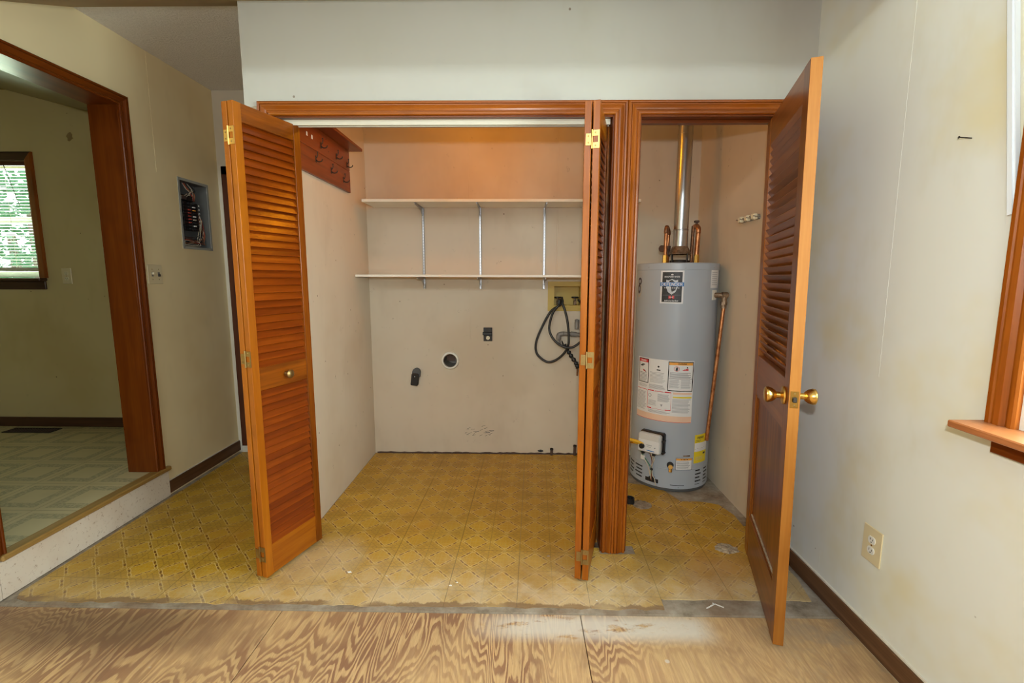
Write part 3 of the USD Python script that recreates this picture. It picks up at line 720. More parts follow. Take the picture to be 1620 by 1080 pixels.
#OBJECTS#
# ================================================================== WINDOWS
w1 = thing('window_1', 'small brown-framed kitchen window behind a white blind', 'window', kind='structure')
wx0, wx1, wz0, wz1 = -4.50, -3.60, 1.335, 2.18
PW = [(0, 0), (0, .010), (.012, .014), (.05, .018), (.06, .012), (.06, 0)]
part('side_casing', strip(PW, (wx1, 1.3145, wz0), (wx1, 1.3145, wz1), (1, 0, 0), (0, -1, 0), 0, 1), 'trim_z', w1)
part('head_casing', strip(PW, (wx0, 1.3145, wz1), (wx1, 1.3145, wz1), (0, 0, 1), (0, -1, 0), 1, 1), 'dark_x', w1)
part('stool', bx(wx0 - .1, -3.553, 1.255, 1.40, wz0 - .022, wz0, .004), 'dark_x', w1)
part('apron', bx(wx0 - .08, -3.558, 1.300, 1.3145, wz0 - .085, wz0 - .022, .003), 'dark_x', w1)
for a, b in ((wz0 + .005, 1.775), (1.745, wz1)):
    y = 1.385 if a < 1.5 else 1.41
    sash = node('sash', w1)
    for q in (bx(wx0, wx0 + .045, y, y + .025, a, b, .003), bx(wx1 - .045, wx1, y, y + .025, a, b, .003)): part('stile', q, 'slat_white', sash)
    for q in (bx(wx0 + .045, wx1 - .045, y, y + .025, a, a + .045, .003), bx(wx0 + .045, wx1 - .045, y, y + .025, b - .035, b, .003)): part('rail', q, 'slat_white', sash)
    part('pane', bx(wx0 + .045, wx1 - .045, y + .010, y + .013, a + .045, b - .035), 'pane', sash)
bl = thing('window_blind', 'white horizontal slat blind lowered in the kitchen window', 'window blind', (0, 0, 0))
part('head_rail', bx(wx0 + .01, wx1 - .008, 1.322, 1.352, 2.148, 2.178, .003), 'dark_z', bl)
part('bottom_rail', bx(wx0 + .01, wx1 - .012, 1.325, 1.349, 1.385, 1.412, .004), 'slat_white', bl)
nz = 32
for k in range(nz):
    z = 1.425 + k * (2.14 - 1.425) / nz
    m = bx(wx0 + .012, wx1 - .012, -.0115, .0115, -.0004, .0004); m.apply_transform(trimesh.transformations.rotation_matrix(math.radians(-5 if z > 1.75 else -9), (1, 0, 0))); m.apply_translation((0, 1.337, z)); part('slat', m, 'slat_white', bl)
for x in (-4.2, -3.78): part('ladder_cord', tube([(x, 1.326, 1.40), (x, 1.326, 2.15)], .0012, 6), 'wire_white', bl)
part('tilt_wand', tube([(-3.77, 1.318, 2.15), (-3.68, 1.310, 1.86)], .0022, 6), 'iron', bl)
w2 = thing('window_2', 'wide orange brown moulded window casing with stool and apron on the right wall', 'window', kind='structure')
def rw(m): m.vertices[:, 0] += 1.291 - .0092 * m.vertices[:, 2]; return m
PB = [(0, 0), (0, .012), (.006, .016), (.016, .016), (.019, .012), (.024, .012), (.034, .020), (.046, .023), (.050, .018), (.055, .018), (.058, .022), (.068, .022), (.072, .016), (.072, 0)]
part('side_casing', rw(strip(PB, (0, -.991, .965), (0, -.991, 2.05), (0, 1, 0), (-1, 0, 0), 0, 1)), 'trim_z', w2)
part('side_casing', rw(strip(PB, (0, -2.02, .965), (0, -2.02, 2.05), (0, -1, 0), (-1, 0, 0), 0, 1)), 'trim_z', w2)
part('head_casing', rw(strip(PB, (0, -2.02, 2.05), (0, -.991, 2.05), (0, 0, 1), (-1, 0, 0), 1, 1)), 'trim_y', w2)
part('stool', rw(bx(-.105, .10, -2.12, -.905, .946, .965, .003)), 'sill_y', w2)
part('apron', rw(bx(-.020, -.0005, -2.07, -.945, .888, .946, .002)), 'jamb_y', w2)
for a, b in ((.975, 1.53), (1.50, 2.045)):
    x = .05 if a < 1.2 else .075; sash = node('sash', w2)
    for q in (bx(x, x + .022, -2.015, -1.965, a, b, .003), bx(x, x + .022, -1.04, -.99, a, b, .003)): part('stile', rw(q), 'slat_white', sash)
    for q in (bx(x, x + .022, -1.965, -1.04, a, a + .045, .003), bx(x, x + .022, -1.965, -1.04, b - .035, b, .003)): part('rail', rw(q), 'slat_white', sash)
    part('pane', rw(bx(x + .009, x + .012, -1.965, -1.04, a + .045, b - .035)), 'pane', sash)
w3 = thing('window_3', 'high wide window in the wall behind the camera', 'window', kind='structure')
for q in (bx(-1.2, 1.2, -5.25, -5.19, 2.85, 2.90, .004), bx(-1.2, 1.2, -5.25, -5.19, 3.36, 3.40, .004)): part('frame_rail', q, 'slat_white', w3)
for x in (-1.2, 1.16): part('frame_stile', bx(x, x + .04, -5.25, -5.19, 2.9, 3.36, .004), 'slat_white', w3)
part('pane', bx(-1.16, 1.16, -5.225, -5.222, 2.9, 3.36), 'pane', w3)

# ================================================================== THINGS
# --- white strip on the right wall
st_ = thing('wall_strip', 'white plastic channel strip hanging on the cream wall above the window casing', 'plastic strip', (0, 0, 0))
A, B_ = np.array([1.2705, -.835, 2.10]), np.array([1.2755, -.912, 1.512])
tt = (B_ - A) / np.linalg.norm(B_ - A); A = A - tt * .5
perp = np.cross(tt, (1, 0, 0))
def bar(A, B, w, d0, d1):
    v = []
    for P_ in (A, B):
        for s_, q in ((-1, d0), (1, d0), (1, d1), (-1, d1)): v.append(P_ + perp * s_ * w / 2 + np.array([-q, 0, 0]))
    f = [[0, 1, 2], [0, 2, 3], [4, 6, 5], [4, 7, 6]]
    for i in range(4): j = (i + 1) % 4; f += [[i, 4 + i, 4 + j], [i, 4 + j, j]]
    return fix(trimesh.Trimesh(np.array(v), f, process=False))
part('channel', bar(A, B_, .022, .0, .012), 'strip_white', st_); part('cover', bar(A, B_, .012, .012, .016), 'strip_white', st_)
nl = thing('nail', 'bare nail sticking out of the cream wall beside the window', 'nail', (xw(1.746), -.762, 1.742))
part('shank', tube([(.0, 0, 0), (-.030, .006, .004)], .0016, 8), 'iron', nl); part('head', tube([(-.030, .006, .004), (-.0315, .0063, .0042)], .0036, 10), 'iron', nl)

def duplex(parent, mat_face, slots='ink_black'):
    """local frame: plate in xz, facing -y, centre at the origin"""
    for dz in (.0195, -.0195):
        f_ = part('receptacle', extr(Point(0, 0).buffer(.0165, 20).intersection(sbox(-.0165, -.0130, .0165, .0130)), .0030), mat_face, parent)
        x = UsdGeom.Xformable(f_); x.AddTranslateOp().Set(Gf.Vec3d(0, -.0052, dz)); x.AddRotateXOp().Set(90.0)
        for sx, w, h in ((-.0062, .0022, .0085), (.0062, .0022, .0070)): part('slot', bx(sx - w / 2, sx + w / 2, -.0086, -.0078, dz - .001, dz + h - .001), slots, parent)
        part('slot', lathe([(0, 0), (.0025, 0), (.0025, .0006), (0, .0006)], 10, '-y', (0, -.0080, dz - .0075)), slots, parent)
    part('screw', lathe([(.0032, 0), (.0028, .0012), (0, .0015)], 10, '-y', (0, -.0055, 0)), 'brass', parent)
def plate(parent, w, h, mat):
    v = bx(-w / 2, w / 2, -.0055, -.0004, -h / 2, h / 2, .003); part('cover_plate', v, mat, parent)
o = thing('wall_outlet', 'large almond duplex outlet cover low on the right wall', 'electrical outlet', (xw(.388), -.566, .388), -math.pi / 2)
plate(o, .090, .134, 'almond_plastic'); duplex(o, 'white_plastic')
o = thing('light_switch', 'dirty almond toggle switch plate beside the kitchen opening', 'light switch', (XL, .612, 1.361), math.pi / 2)
plate(o, .112, .114, 'almond_plastic')
part('toggle', bx(-.028, -.018, -.017, -.005, -.002, .012, .002), 'cream_plastic', o); part('toggle_slot', bx(-.030, -.016, -.0063, -.005, -.013, .013), 'grey_plastic', o)
part('toggle', bx(.022, .031, -.014, -.005, -.012, .002, .002), 'iron', o); part('toggle_slot', bx(.018, .034, -.0063, -.005, -.014, .013), 'grey_plastic', o)
for x in (-.023, .026):
    for z in (-.030, .030): part('screw', lathe([(.003, 0), (.0025, .001), (0, .0012)], 8, '-y', (x, -.0055, z)), 'old_brass', o)
o = thing('kitchen_outlet', 'white outlet plate on the dim kitchen wall beside the window', 'electrical outlet', (-3.396, 1.3145, 1.350), 0)
plate(o, .074, .118, 'almond_plastic'); duplex(o, 'cream_plastic')
# --- floor register in the kitchen
r_ = thing('floor_register', 'dark metal floor register by the kitchen baseboard', 'floor register', (-3.70, 1.203, ZK), 0)
part('frame', cat(bx(-.19, .175, -.052, -.042, 0, .005, .001), bx(-.19, .175, .042, .052, 0, .005, .001), bx(-.19, -.18, -.042, .042, 0, .005, .001), bx(.165, .175, -.042, .042, 0, .005, .001)), 'iron', r_)
part('well', bx(-.18, .165, -.042, .042, .0002, .001), 'ink_black', r_)
for k in range(16): part('louver', bx(-.178 + k * .0215, -.172 + k * .0215, -.042, .042, .001, .0042), 'rust_iron', r_)

# --- breaker panel in the left wall
bp_ = thing('breaker_panel', 'open grey breaker panel full of wires with its cover missing', 'breaker panel', (XL, 1.02, 1.753), math.pi / 2)
W_, H_, Dp = .27, .426, .085
part('box', cat(bx(-W_ / 2, W_ / 2, Dp - .002, Dp, -H_ / 2, H_ / 2), bx(-W_ / 2, -W_ / 2 + .002, 0, Dp, -H_ / 2, H_ / 2), bx(W_ / 2 - .002, W_ / 2, 0, Dp, -H_ / 2, H_ / 2), bx(-W_ / 2, W_ / 2, 0, Dp, -H_ / 2, -H_ / 2 + .002), bx(-W_ / 2, W_ / 2, 0, Dp, H_ / 2 - .002, H_ / 2)), 'grey_metal', bp_)
part('rim', cat(bx(-W_ / 2 - .012, -W_ / 2 + .004, -.003, .0, -H_ / 2 - .012, H_ / 2 + .012), bx(W_ / 2 - .004, W_ / 2 + .012, -.003, .0, -H_ / 2 - .012, H_ / 2 + .012), bx(-W_ / 2, W_ / 2, -.003, .0, -H_ / 2 - .012, -H_ / 2 + .004), bx(-W_ / 2, W_ / 2, -.003, .0, H_ / 2 - .004, H_ / 2 + .012)), 'rim_grey', bp_)
# x runs to the left in the picture's depth: +x = further from the camera
for col, x0 in ((0, -.085), (1, -.012)):
    for k in range(9):
        z = .075 - k * .0205
        part('breaker', bx(x0, x0 + .068, .020, .062, z - .0095, z + .0095, .0015), 'black', bp_)
        hm = ('wire_red' if 1 < k < 7 else 'ink_black') if col == 0 else (['ink_black', 'sticker_white', 'ink_orange', 'ink_black', 'sticker_white', 'wire_white', 'ink_black', 'sticker_white', 'ink_black'][k])
        hx = x0 + (.040 if col == 0 else .012)
        part('breaker_handle', bx(hx, hx + .020, .010, .021, z - .004, z + .004, .001), hm, bp_)
for k in range(6): part('number_tag', bx(.060, .072, .0185, .0195, .068 - k * .026, .077 - k * .026), 'sticker_white', bp_)
part('main_lug', bx(-.10, .03, .03, .075, .092, .130, .003), 'black', bp_); part('lug_plate', bx(-.09, -.04, .024, .030, .098, .122, .001), 'steel', bp_)
part('neutral_bar', bx(-.10, .04, .045, .062, -.155, -.140, .002), 'steel', bp_)
part('info_sticker', bx(-.105, -.05, .081, .0828, .145, .175), 'sticker_white', bp_)
wr = random.Random(5)
for k in range(22):
    top = k < 9
    x1 = wr.uniform(-.09, .10); x2 = wr.uniform(.03, .11) if not top else wr.uniform(-.06, .07)
    if top: P_ = [(x1 * .4, .05, .208), (x1 * .5 + .02, .035, .17), (x2 * .8, .03, .135 + wr.uniform(-.02, .02)), (x2, .04, .10)]
    else: P_ = [(wr.uniform(-.11, -.03), .04, -.165 + wr.uniform(-.04, .01)), (x1, .028, -.185 + wr.uniform(-.012, .03)), (x2, .03, -.15 + wr.uniform(-.03, .03)), (.10 + wr.uniform(-.02, .018), .035, wr.uniform(-.12, -.02)), (.075, .045, wr.uniform(-.1, .06))]
    part('wire', tube(curve(P_, 5), .0026, 6), ['wire_white', 'ink_black', 'wire_white', 'wire_brown', 'ink_black', 'wire_white', 'copper_wire', 'wire_red', 'wire_white', 'ink_black', 'wire_brown'][k % 11], bp_)

# --- coat rack on the closet's side wall
cr = thing('coat_rack', 'reddish brown board coat rack with a narrow top shelf and iron hooks', 'coat rack', (XC, .55, 1.90))
part('back_board', bx(.0005, .019, -.40, .382, -.015, .115, .002), 'rack_y', cr); part('back_board', bx(.0005, .018, -.40, .382, .117, .2425, .002), 'rack_y', cr)
part('top_shelf', bx(.0005, .100, -.40, .396, .243, .260, .002), 'rack_y', cr)
def iron_hook(parent, y, z, bare=False):
    h = node('hook', parent, (.0192, y, z)); UsdGeom.Xformable(h).AddScaleOp().Set(Gf.Vec3f(.66, .7, .68))
    part('hook_plate', bx(0, .003, -.009, .009, -.028, .022, .001), 'iron', h)
    part('hook_prong', cat(tube(curve([(.002, 0, .005), (.012, 0, .012), (.018, 0, .03), (.017, 0, .046)], 5), .0034, 8), tube([(.017, 0, .044), (.017, 0, .052)], .0055, 8)), 'iron', h)
    part('hook_prong', tube(curve([(.002, 0, -.012), (.022, .0, -.024), (.046, 0, -.020), (.055, 0, -.004)], 5), [.0042] * 15 + [.003], 8), 'iron', h)
for y, z in ((-.055, .165), (.165, .160), (.335, .150), (-.13, .075), (.075, .060), (.262, .045)): iron_hook(cr, y, z)
for y, z in ((.05, .155), (.02, .215)): part('screw_hole', lathe([(.0035, 0), (.003, .0012), (0, .001)], 8, 'x', (.019, y, z)), 'ink_black', cr)
for y in (-.225, -.165): part('paper_tag', bx(.0192, .0200, y - .008, y + .008, .165, .185), 'sticker_white', cr)

# --- shelves on standards
sh1 = single('shelf', bx(-1.052, .79, 1.003, 1.276, 1.842, 1.860, .0015), 'shelf_white', 'long white upper shelf board, running on behind the middle post', 'shelf', 'closet shelf boards')
sh2 = single('shelf', bx(-1.110, .56, .990, 1.276, 1.3495, 1.3655, .0015), 'shelf_white', 'long white lower shelf board at eye level across the closet', 'shelf', 'closet shelf boards')
sx_ = [-.703, -.290, .174]
wh = ['nearest the coat rack wall', 'at the middle of the shelves', 'nearest the folded door at the post']
for i, x in enumerate(sx_):
    s_ = thing('shelf_standard', f'slotted steel shelf standard {wh[i]}', 'shelf standard', (x, YB, 1.265), group='slotted shelf standards')
    part('channel', cat(bx(-.0075, -.0060, -.0115, -.0005, 0, .577), bx(.0060, .0075, -.0115, -.0005, 0, .577), bx(-.0075, .0075, -.0115, -.0100, 0, .577)), 'steel', s_)
    part('slot_row', cat(*[bx(-.0016, .0016, -.0119, -.0114, .012 + k * .020, .023 + k * .020) for k in range(28)]), 'ink_black' if False else 'white_plastic', s_)
    for j, (z, dpt) in enumerate(((1.842, .27), (1.3495, .25))):
        b_ = thing('shelf_bracket', f'steel bracket under the {"upper" if j == 0 else "lower"} shelf, {wh[i]}', 'shelf bracket', (x, YB, z), group='shelf brackets')
        pl_ = Polygon([(-.0125, -.0015), (-dpt, -.0015), (-dpt, -.012), (-.10, -.024), (-.03, -.060), (-.0125, -.060)])
        m = extr(pl_, .003); m.vertices = np.stack([m.vertices[:, 2] - .0015, m.vertices[:, 0], m.vertices[:, 1]], 1)
        part('arm', fix(m), 'steel', b_); part('lip', bx(-.006, .006, -dpt, -.0125, -.0025, -.0008), 'steel', b_)
# --- light on the closet ceiling
lb = thing('closet_light', 'bare bulb in a white socket on the closet ceiling', 'ceiling light', (-.24, .60, 2.42))
part('socket', lathe([(0, 0), (.055, 0), (.05, -.012), (.022, -.02), (.018, -.045), (0, -.045)][::-1], 20), 'white_plastic', lb, smooth=40)

# --- things on the back wall
wbx = thing('washer_box', 'yellowed recessed washing machine outlet box with two valves', 'washer outlet box', (.3375, YB, 1.2115))
fr = sbox(-.1325, -.1085, .1325, .1085).difference(sbox(-.086, -.066, .105, .072))
m = extr(fr, .006); m.vertices = np.stack([m.vertices[:, 0], -m.vertices[:, 2], m.vertices[:, 1]], 1); part('frame', fix(m), 'yellow_plastic', wbx)
part('recess', cat(bx(-.088, .107, .083, .085, -.068, .074), bx(-.088, -.086, 0, .085, -.068, .074), bx(.105, .107, 0, .085, -.068, .074), bx(-.088, .107, 0, .085, .072, .074), bx(-.088, .107, 0, .085, -.068, -.066)), 'yellow_plastic', wbx)
for x in (-.055, .072):
    v = node('valve', wbx, (x, .045, -.064))
    part('valve_body', cat(lathe([(.011, 0), (.011, .03), (.008, .034), (.008, .05)], 12), tube([(0, 0, .022), (0, -.035, .018)], .010, 10)), 'aged_bronze', v)
    part('valve_handle', lathe([(0, .05), (.026, .05), (.028, .054), (.026, .060), (0, .062)], 12), 'black', v)
hs = thing('washer_hose', 'long black rubber washer hose hanging in loose loops from the box', 'hose', (0, 0, 0))
o1 = [(0.306, 1.262, 1.206), (0.304, 1.238, 1.161), (0.225, 1.26, 1.100), (0.156, 1.268, 0.968), (0.120, 1.27, 0.864), (0.128, 1.268, 0.788), (0.181, 1.262, 0.737), (0.225, 1.254, 0.727), (0.275, 1.244, 0.748), (0.324, 1.226, 0.796), (0.344, 1.214, 0.836), (0.356, 1.204, 0.888), (0.347, 1.206, 1.017), (0.328, 1.214, 1.104), (0.309, 1.226, 1.158), (0.293, 1.262, 1.188)]
part('loop', tube(curve(o1, 6), .0088, 10), 'black_rubber', hs, smooth=True)
o2 = [(0.283, 1.26, 1.188), (0.276, 1.216, 1.149), (0.239, 1.22, 1.096), (0.215, 1.226, 1.001), (0.223, 1.222, 0.943), (0.255, 1.206, 0.894), (0.305, 1.192, 0.857), (0.370, 1.186, 0.846), (0.427, 1.19, 0.877), (0.475, 1.2, 0.936), (0.492, 1.21, 1.036), (0.449, 1.22, 1.154), (0.426, 1.26, 1.188)]
part('loop', tube(curve(o2, 6), .0088, 10), 'black_rubber', hs, smooth=True)
part('hose_end', lathe([(0, 0), (.013, 0), (.013, .03), (.010, .034), (0, .034)], 10, 'z', (.283, 1.225, 1.155)), 'black', hs, smooth=40)
dp = thing('drain_pipe', 'old grey drain pipe elbow stubbing out below the washer box', 'drain pipe', (0, 0, 0))
part('elbow', tube(curve([(0.292, 1.268, 0.856), (0.288, 1.268, 0.898), (0.293, 1.268, 0.931), (0.325, 1.268, 0.938)], 5), [.014] * 5 + [.019] * 6 + [.0165] * 5, 14), 'grey_plastic', dp, smooth=True)
part('pipe', tube([(0.316, 1.268, 0.938), (0.503, 1.268, 0.927)], .0155, 14), 'grey_plastic', dp, smooth=40); part('coupling', tube([(0.377, 1.268, 0.934), (0.419, 1.268, 0.932)], .020, 14), 'grey_plastic', dp, smooth=40)
part('stub', tube([(0.420, 1.268, 0.974), (0.419, 1.268, 1.021), (0.423, 1.283, 1.033)], .0165, 12), 'grey_plastic', dp, smooth=40)
tb = thing('taped_pipe', 'black taped pipe end hanging below the hose loops', 'pipe', (0, 0, 0))
tp_ = curve([(0.330, 1.252, 0.858), (0.349, 1.252, 0.825), (0.378, 1.252, 0.778), (0.417, 1.252, 0.721), (0.432, 1.258, 0.687)], 6)
part('tape_wrap', tube(tp_, [.012 + .006 * (k % 3 == 0) + .004 * math.sin(k * 2.1) for k in range(len(tp_))], 10), 'black', tb, smooth=True)
part('tape_flap', tube([(0.330, 1.252, 0.849), (0.311, 1.247, 0.887), (0.321, 1.246, 0.840)], [.004, .006, .003], 6), 'black', tb)
part('pipe_end', tube([(0.432, 1.258, 0.687), (0.429, 1.258, 0.624)], .0065, 10), 'old_copper', tb)
dv = thing('dryer_vent', 'round white dryer vent collar set in the back wall', 'dryer vent', (-.522, YB, .728))
part('collar', fix(lathe([(.0500, .004), (.0485, -.012), (.0530, -.019), (.0600, -.019), (.0660, -.012), (.0670, -.0005), (.0500, .004)], 36, 'y', (0, 0, 0))), 'collar_white', dv, smooth=50)
part('duct', cat(lathe([(.0538, .0), (.0538, .18), (.0532, .18), (.0532, .0), (.0538, .0)], 28, 'y'), lathe([(0, .18), (.0538, .18), (.0538, .182), (0, .182)], 28, 'y')), 'duct_grey', dv)
part('flap', bx(-.035, .030, .06, .063, -.012, .045), 'rust_iron', dv); part('flap', bx(-.060, -.044, -.012, -.004, -.012, .018, .002), 'iron', dv)
dd_ = thing('dryer_outlet', 'black range-type dryer outlet stub with a rounded grey top', 'electrical outlet', (-.783, YB, .608), 0, rot=None)
D2 = node('body', dd_, (0, 0, 0), 0, math.radians(7))
part('socket_body', bx(-.028, .026, -.045, -.0005, -.066, .022, .004), 'black', D2)
capm = extr(Polygon([(-.030, .0)] + [(.030 * math.cos(a), .034 + .030 * math.sin(a)) for a in np.linspace(math.pi, 0, 14)] + [(.030, .0)]), .030); capm.vertices = np.stack([capm.vertices[:, 0] + .003, -capm.vertices[:, 2] - .0005, capm.vertices[:, 1]], 1)
part('cap', fix(capm), 'dark_grey', D2); part('clamp', cat(bx(-.022, .022, -.050, -.030, .016, .026, .002), lathe([(0, 0), (.007, 0), (.006, .004), (0, .005)], 10, '-y', (.0, -.05, .005)), lathe([(0, 0), (.005, 0), (.004, .004), (0, .005)], 10, '-y', (-.005, -.046, -.012))), 'iron', D2)
part('clamp_screw', lathe([(0, 0), (.005, 0), (.004, .003), (0, .004)], 10, '-y', (0, -.055, .005)), 'steel', D2)
ro = thing('bare_receptacle', 'bare black receptacle without cover plate, high on the back wall', 'electrical outlet', (-.240, YB, .928))
part('box_rim', bx(-.030, .036, -.004, -.0004, -.052, .050, .001), 'ink_black', ro)
part('yoke', bx(-.022, .030, -.007, -.004, -.049, .047, .001), 'iron', ro)
part('upper_socket', bx(-.036, .033, -.022, -.007, -.006, .018, .003), 'black', ro)
for x in (-.014, .020): part('yoke_tab', lathe([(0, 0), (.008, 0), (.008, .004), (0, .004)], 10, '-y', (x, -.007, .034)), 'black', ro)
part('socket_face', lathe([(0, .0), (.0145, 0), (.0145, .005), (0, .006)], 20, '-y', (.003, -.007, -.026)), 'cream_plastic', ro)
for sx in (-.003, .009): part('slot', bx(sx - .0012, sx + .0012, -.0142, -.0128, -.026, -.018), 'ink_black', ro)
part('slot', lathe([(0, 0), (.0025, 0), (.0025, .001), (0, .001)], 8, '-y', (.003, -.0128, -.034)), 'ink_black', ro)
for i, (x, z1, lab) in enumerate(((.248, .052, 'short rusty pipe stub standing at the back wall on the vinyl'), (.425, .080, 'taller rusty pipe stub at the back wall close to the folded door'))):
    ps = thing('pipe_stub', lab, 'pipe', (x, YB - .022, 0)); part('pipe', tube([(0, 0, -.003), (0, 0, z1)], .0105, 12), 'rust_iron', ps); part('cap', tube([(0, 0, z1 - .012), (0, 0, z1)], .0125, 12), 'iron', ps)
wh_ = thing('wall_hole', 'small dark hole chewed at the foot of the back wall', 'hole', (.165, YB - .0006, .024))
m = blob(0, 0, .024, .010, .0012, 31, 14, .25); m.vertices = np.stack([m.vertices[:, 0], -m.vertices[:, 2], m.vertices[:, 1]], 1); part('dark_gap', fix(m), 'ink_black', wh_)
bg = thing('base_gap', 'dark dirty gap left by the missing baseboard along the back wall', 'gap', (0, 0, 0), kind='structure')
r9 = random.Random(9); top = [(x, .006 + .007 * r9.random()) for x in np.linspace(.46, -1.10, 60)]
m = extr(Polygon([(-1.10, -.003), (.46, -.003)] + top), .0012); m.vertices = np.stack([m.vertices[:, 0], YB - m.vertices[:, 2] - .0002, m.vertices[:, 1]], 1); part('dirt_line', fix(m), 'rust_iron', bg)
# scuff marks low on the back wall
sc = thing('scuff_marks', 'cluster of thin dark scuff marks low on the back wall', 'scuff marks', (-.33, YB, .165), kind='stuff')
r8 = random.Random(8); sm = []
for k in range(26):
    x, z, a = r8.gauss(.03, .07), r8.gauss(0, .022), r8.uniform(-.5, .2); L = r8.uniform(.012, .04); m = bx(-L / 2, L / 2, -.0006, -.0001, -.0012, .0012); m.apply_transform(trimesh.transformations.rotation_matrix(a, (0, 1, 0))); m.apply_translation((x, 0, z)); sm.append(m)
part('mark', cat(*sm), 'dark_grey', sc, kind='stuff')

# ================================================================== WATER HEATER
HX, HY, HR, HT = 1.018, .908, .250, 1.4376
wh = thing('water_heater', 'tall grey gas water heater with warning stickers in the narrow closet', 'water heater', (HX, HY, 0.0))
part('base_ring', lathe([(0, 0), (HR - .006, 0), (HR - .004, .004), (HR - .004, .022), (HR - .010, .026), (0, .026)], 72), 'dark_grey', wh, smooth=40)
part('tank', lathe([(HR - .02, .022), (HR + .0015, .022), (HR + .0015, .042), (HR, .045), (HR, .1465), (HR + .0012, .148), (HR + .0012, .150), (HR, .1515), (HR, HT - .042), (HR + .002, HT - .040), (HR + .002, HT - .004), (HR - .002, HT), (HR - .02, HT)], 96), 'heater_grey', wh, smooth=35)
part('top_cap', lathe([(HR - .02, HT - .001), (HR - .022, HT + .002), (0, HT + .006)], 72), 'heater_top', wh, smooth=35)
def cyl_patch(t0, t1, z0, z1, d0=0.0, d1=.0006, n=None):
    n = n or max(1, int(abs(t1 - t0) / 4)); th = np.radians(np.linspace(t0, t1, n + 1)); v = []
    for a in th:
        for r in (HR + d0, HR + d1):
            for z in (z0, z1): v.append((r * math.cos(a), r * math.sin(a), z))
    f = []
    for i in range(n):
        a, b = 4 * i, 4 * (i + 1)
        for p, q in ((2, 3), (3, 1), (1, 0), (0, 2)): f += [[a + p, b + p, b + q], [a + p, b + q, a + q]]
    e = 4 * n; f += [[0, 2, 3], [0, 3, 1], [e, e + 3, e + 2], [e, e + 1, e + 3]]
    return fix(trimesh.Trimesh(np.array(v), f, process=False))
DG = math.degrees(1 / HR)                       # degrees per metre along the tank
def bend(mesh, tc, z, d):
    """lays a flat xy mesh on the tank, centred at angle tc, base at height z"""
    m = mesh.copy(); x = m.vertices[:, 0] - m.bounds[:, 0].mean(); a = np.radians(tc) + x / HR; r = HR + d + m.vertices[:, 2]
    m.vertices = np.stack([r * np.cos(a), r * np.sin(a), z + m.vertices[:, 1]], 1); return m
def words(txt, h, tc, z, d, mat, parent, width=None, bold=True):
    m = meshkit.text_mesh(txt, h, .0004, bold)
    if width: m.vertices[:, 0] *= width / np.ptp(m.vertices[:, 0])
    return part('lettering', bend(m, tc, z, d), mat, parent)
def lines(t0, t1, z0, z1, step, parent, mat='ink_grey', d=.0010, seed=0, h=.42):
    r = random.Random(seed); ms = []; z = z1 - step
    while z >= z0:
        e = t1 - r.uniform(0, .18) * (t1 - t0); ms.append(cyl_patch(t0, e, z, z + step * h, 0, d)); z -= step
    return part('print_lines', cat(*ms), mat, parent, kind='stuff')
# logo sticker
lg = node('logo_sticker', wh)
part('sheet', cyl_patch(-130, -99, 1.194, 1.392, 0, .0006), 'sticker_white', lg)
part('panel', cyl_patch(-127.6, -101.2, 1.203, 1.383, 0, .0009), 'ink_black', lg)
words('BRADFORD WHITE', .0085, -114.5, 1.351, .0010, 'sticker_white', lg, .088)
part('crown_mark', bend(extr(unary_union([sbox(-.006, 0, .006, .004), sbox(-.006, .004, -.003, .008), sbox(-.0015, .004, .0015, .009), sbox(.003, .004, .006, .008)]), .0003), -114.5, 1.364, .0009), 'sticker_white', lg)
shp = Polygon([(-.034, .045), (-.020, .041), (0, .050), (.020, .041), (.034, .045), (.033, .0), (.022, -.028), (0, -.044), (-.022, -.028), (-.033, 0)])
part('shield', bend(extr(shp, .0003), -114.5, 1.292, .0009), 'shield_grey', lg)
part('banner', cyl_patch(-130.3, -98.8, 1.298, 1.322, 0, .0016), 'ink_blue', lg)
words('DEFENDER', .0165, -114.6, 1.302, .0017, 'sticker_white', lg, .122)
part('print_lines', cat(*[cyl_patch(-124.5 + 2.6 * k, -122.9 + 2.6 * k, 1.2855, 1.2905, 0, .0013) for k in range(8)]), 'sticker_white', lg, kind='stuff')
part('rule', cyl_patch(-126.5, -102.5, 1.2455, 1.2465, 0, .0012), 'sticker_grey', lg)
part('badge', cyl_patch(-118.3, -110.8, 1.224, 1.241, 0, .0013), 'ink_red', lg)
part('print_lines', cyl_patch(-117, -112, 1.231, 1.2345, 0, .0014), 'sticker_white', lg, kind='stuff')
words('Built to be the Best', .0080, -114.5, 1.2075, .0010, 'sticker_white', lg, .080)
# round sticker at the left edge, white strip at the right edge
ls = node('oval_sticker', wh)
ov = affinity.scale(Point(0, 0).buffer(.030, 24), 1, 1.5); part('sheet', bend(extr(ov, .0004), -172, 1.272, .0002), 'clear_dirty', ls)
rg = affinity.scale(Point(0, 0).buffer(.024, 20).difference(Point(0, 0).buffer(.012, 16)), 1, 1.0)
part('emblem', bend(extr(rg, .0004), -171, 1.326, .0008), 'emblem_dark', ls); part('emblem', bend(extr(affinity.scale(rg, .8, 1.25), .0004), -172.5, 1.278, .0008), 'emblem_dark', ls)
ss = node('side_sticker', wh); part('sheet', cyl_patch(-57.4, -36, 1.288, 1.398, 0, .0006), 'sticker_white', ss); lines(-55, -40, 1.30, 1.39, .012, ss, 'sticker_grey', seed=3)
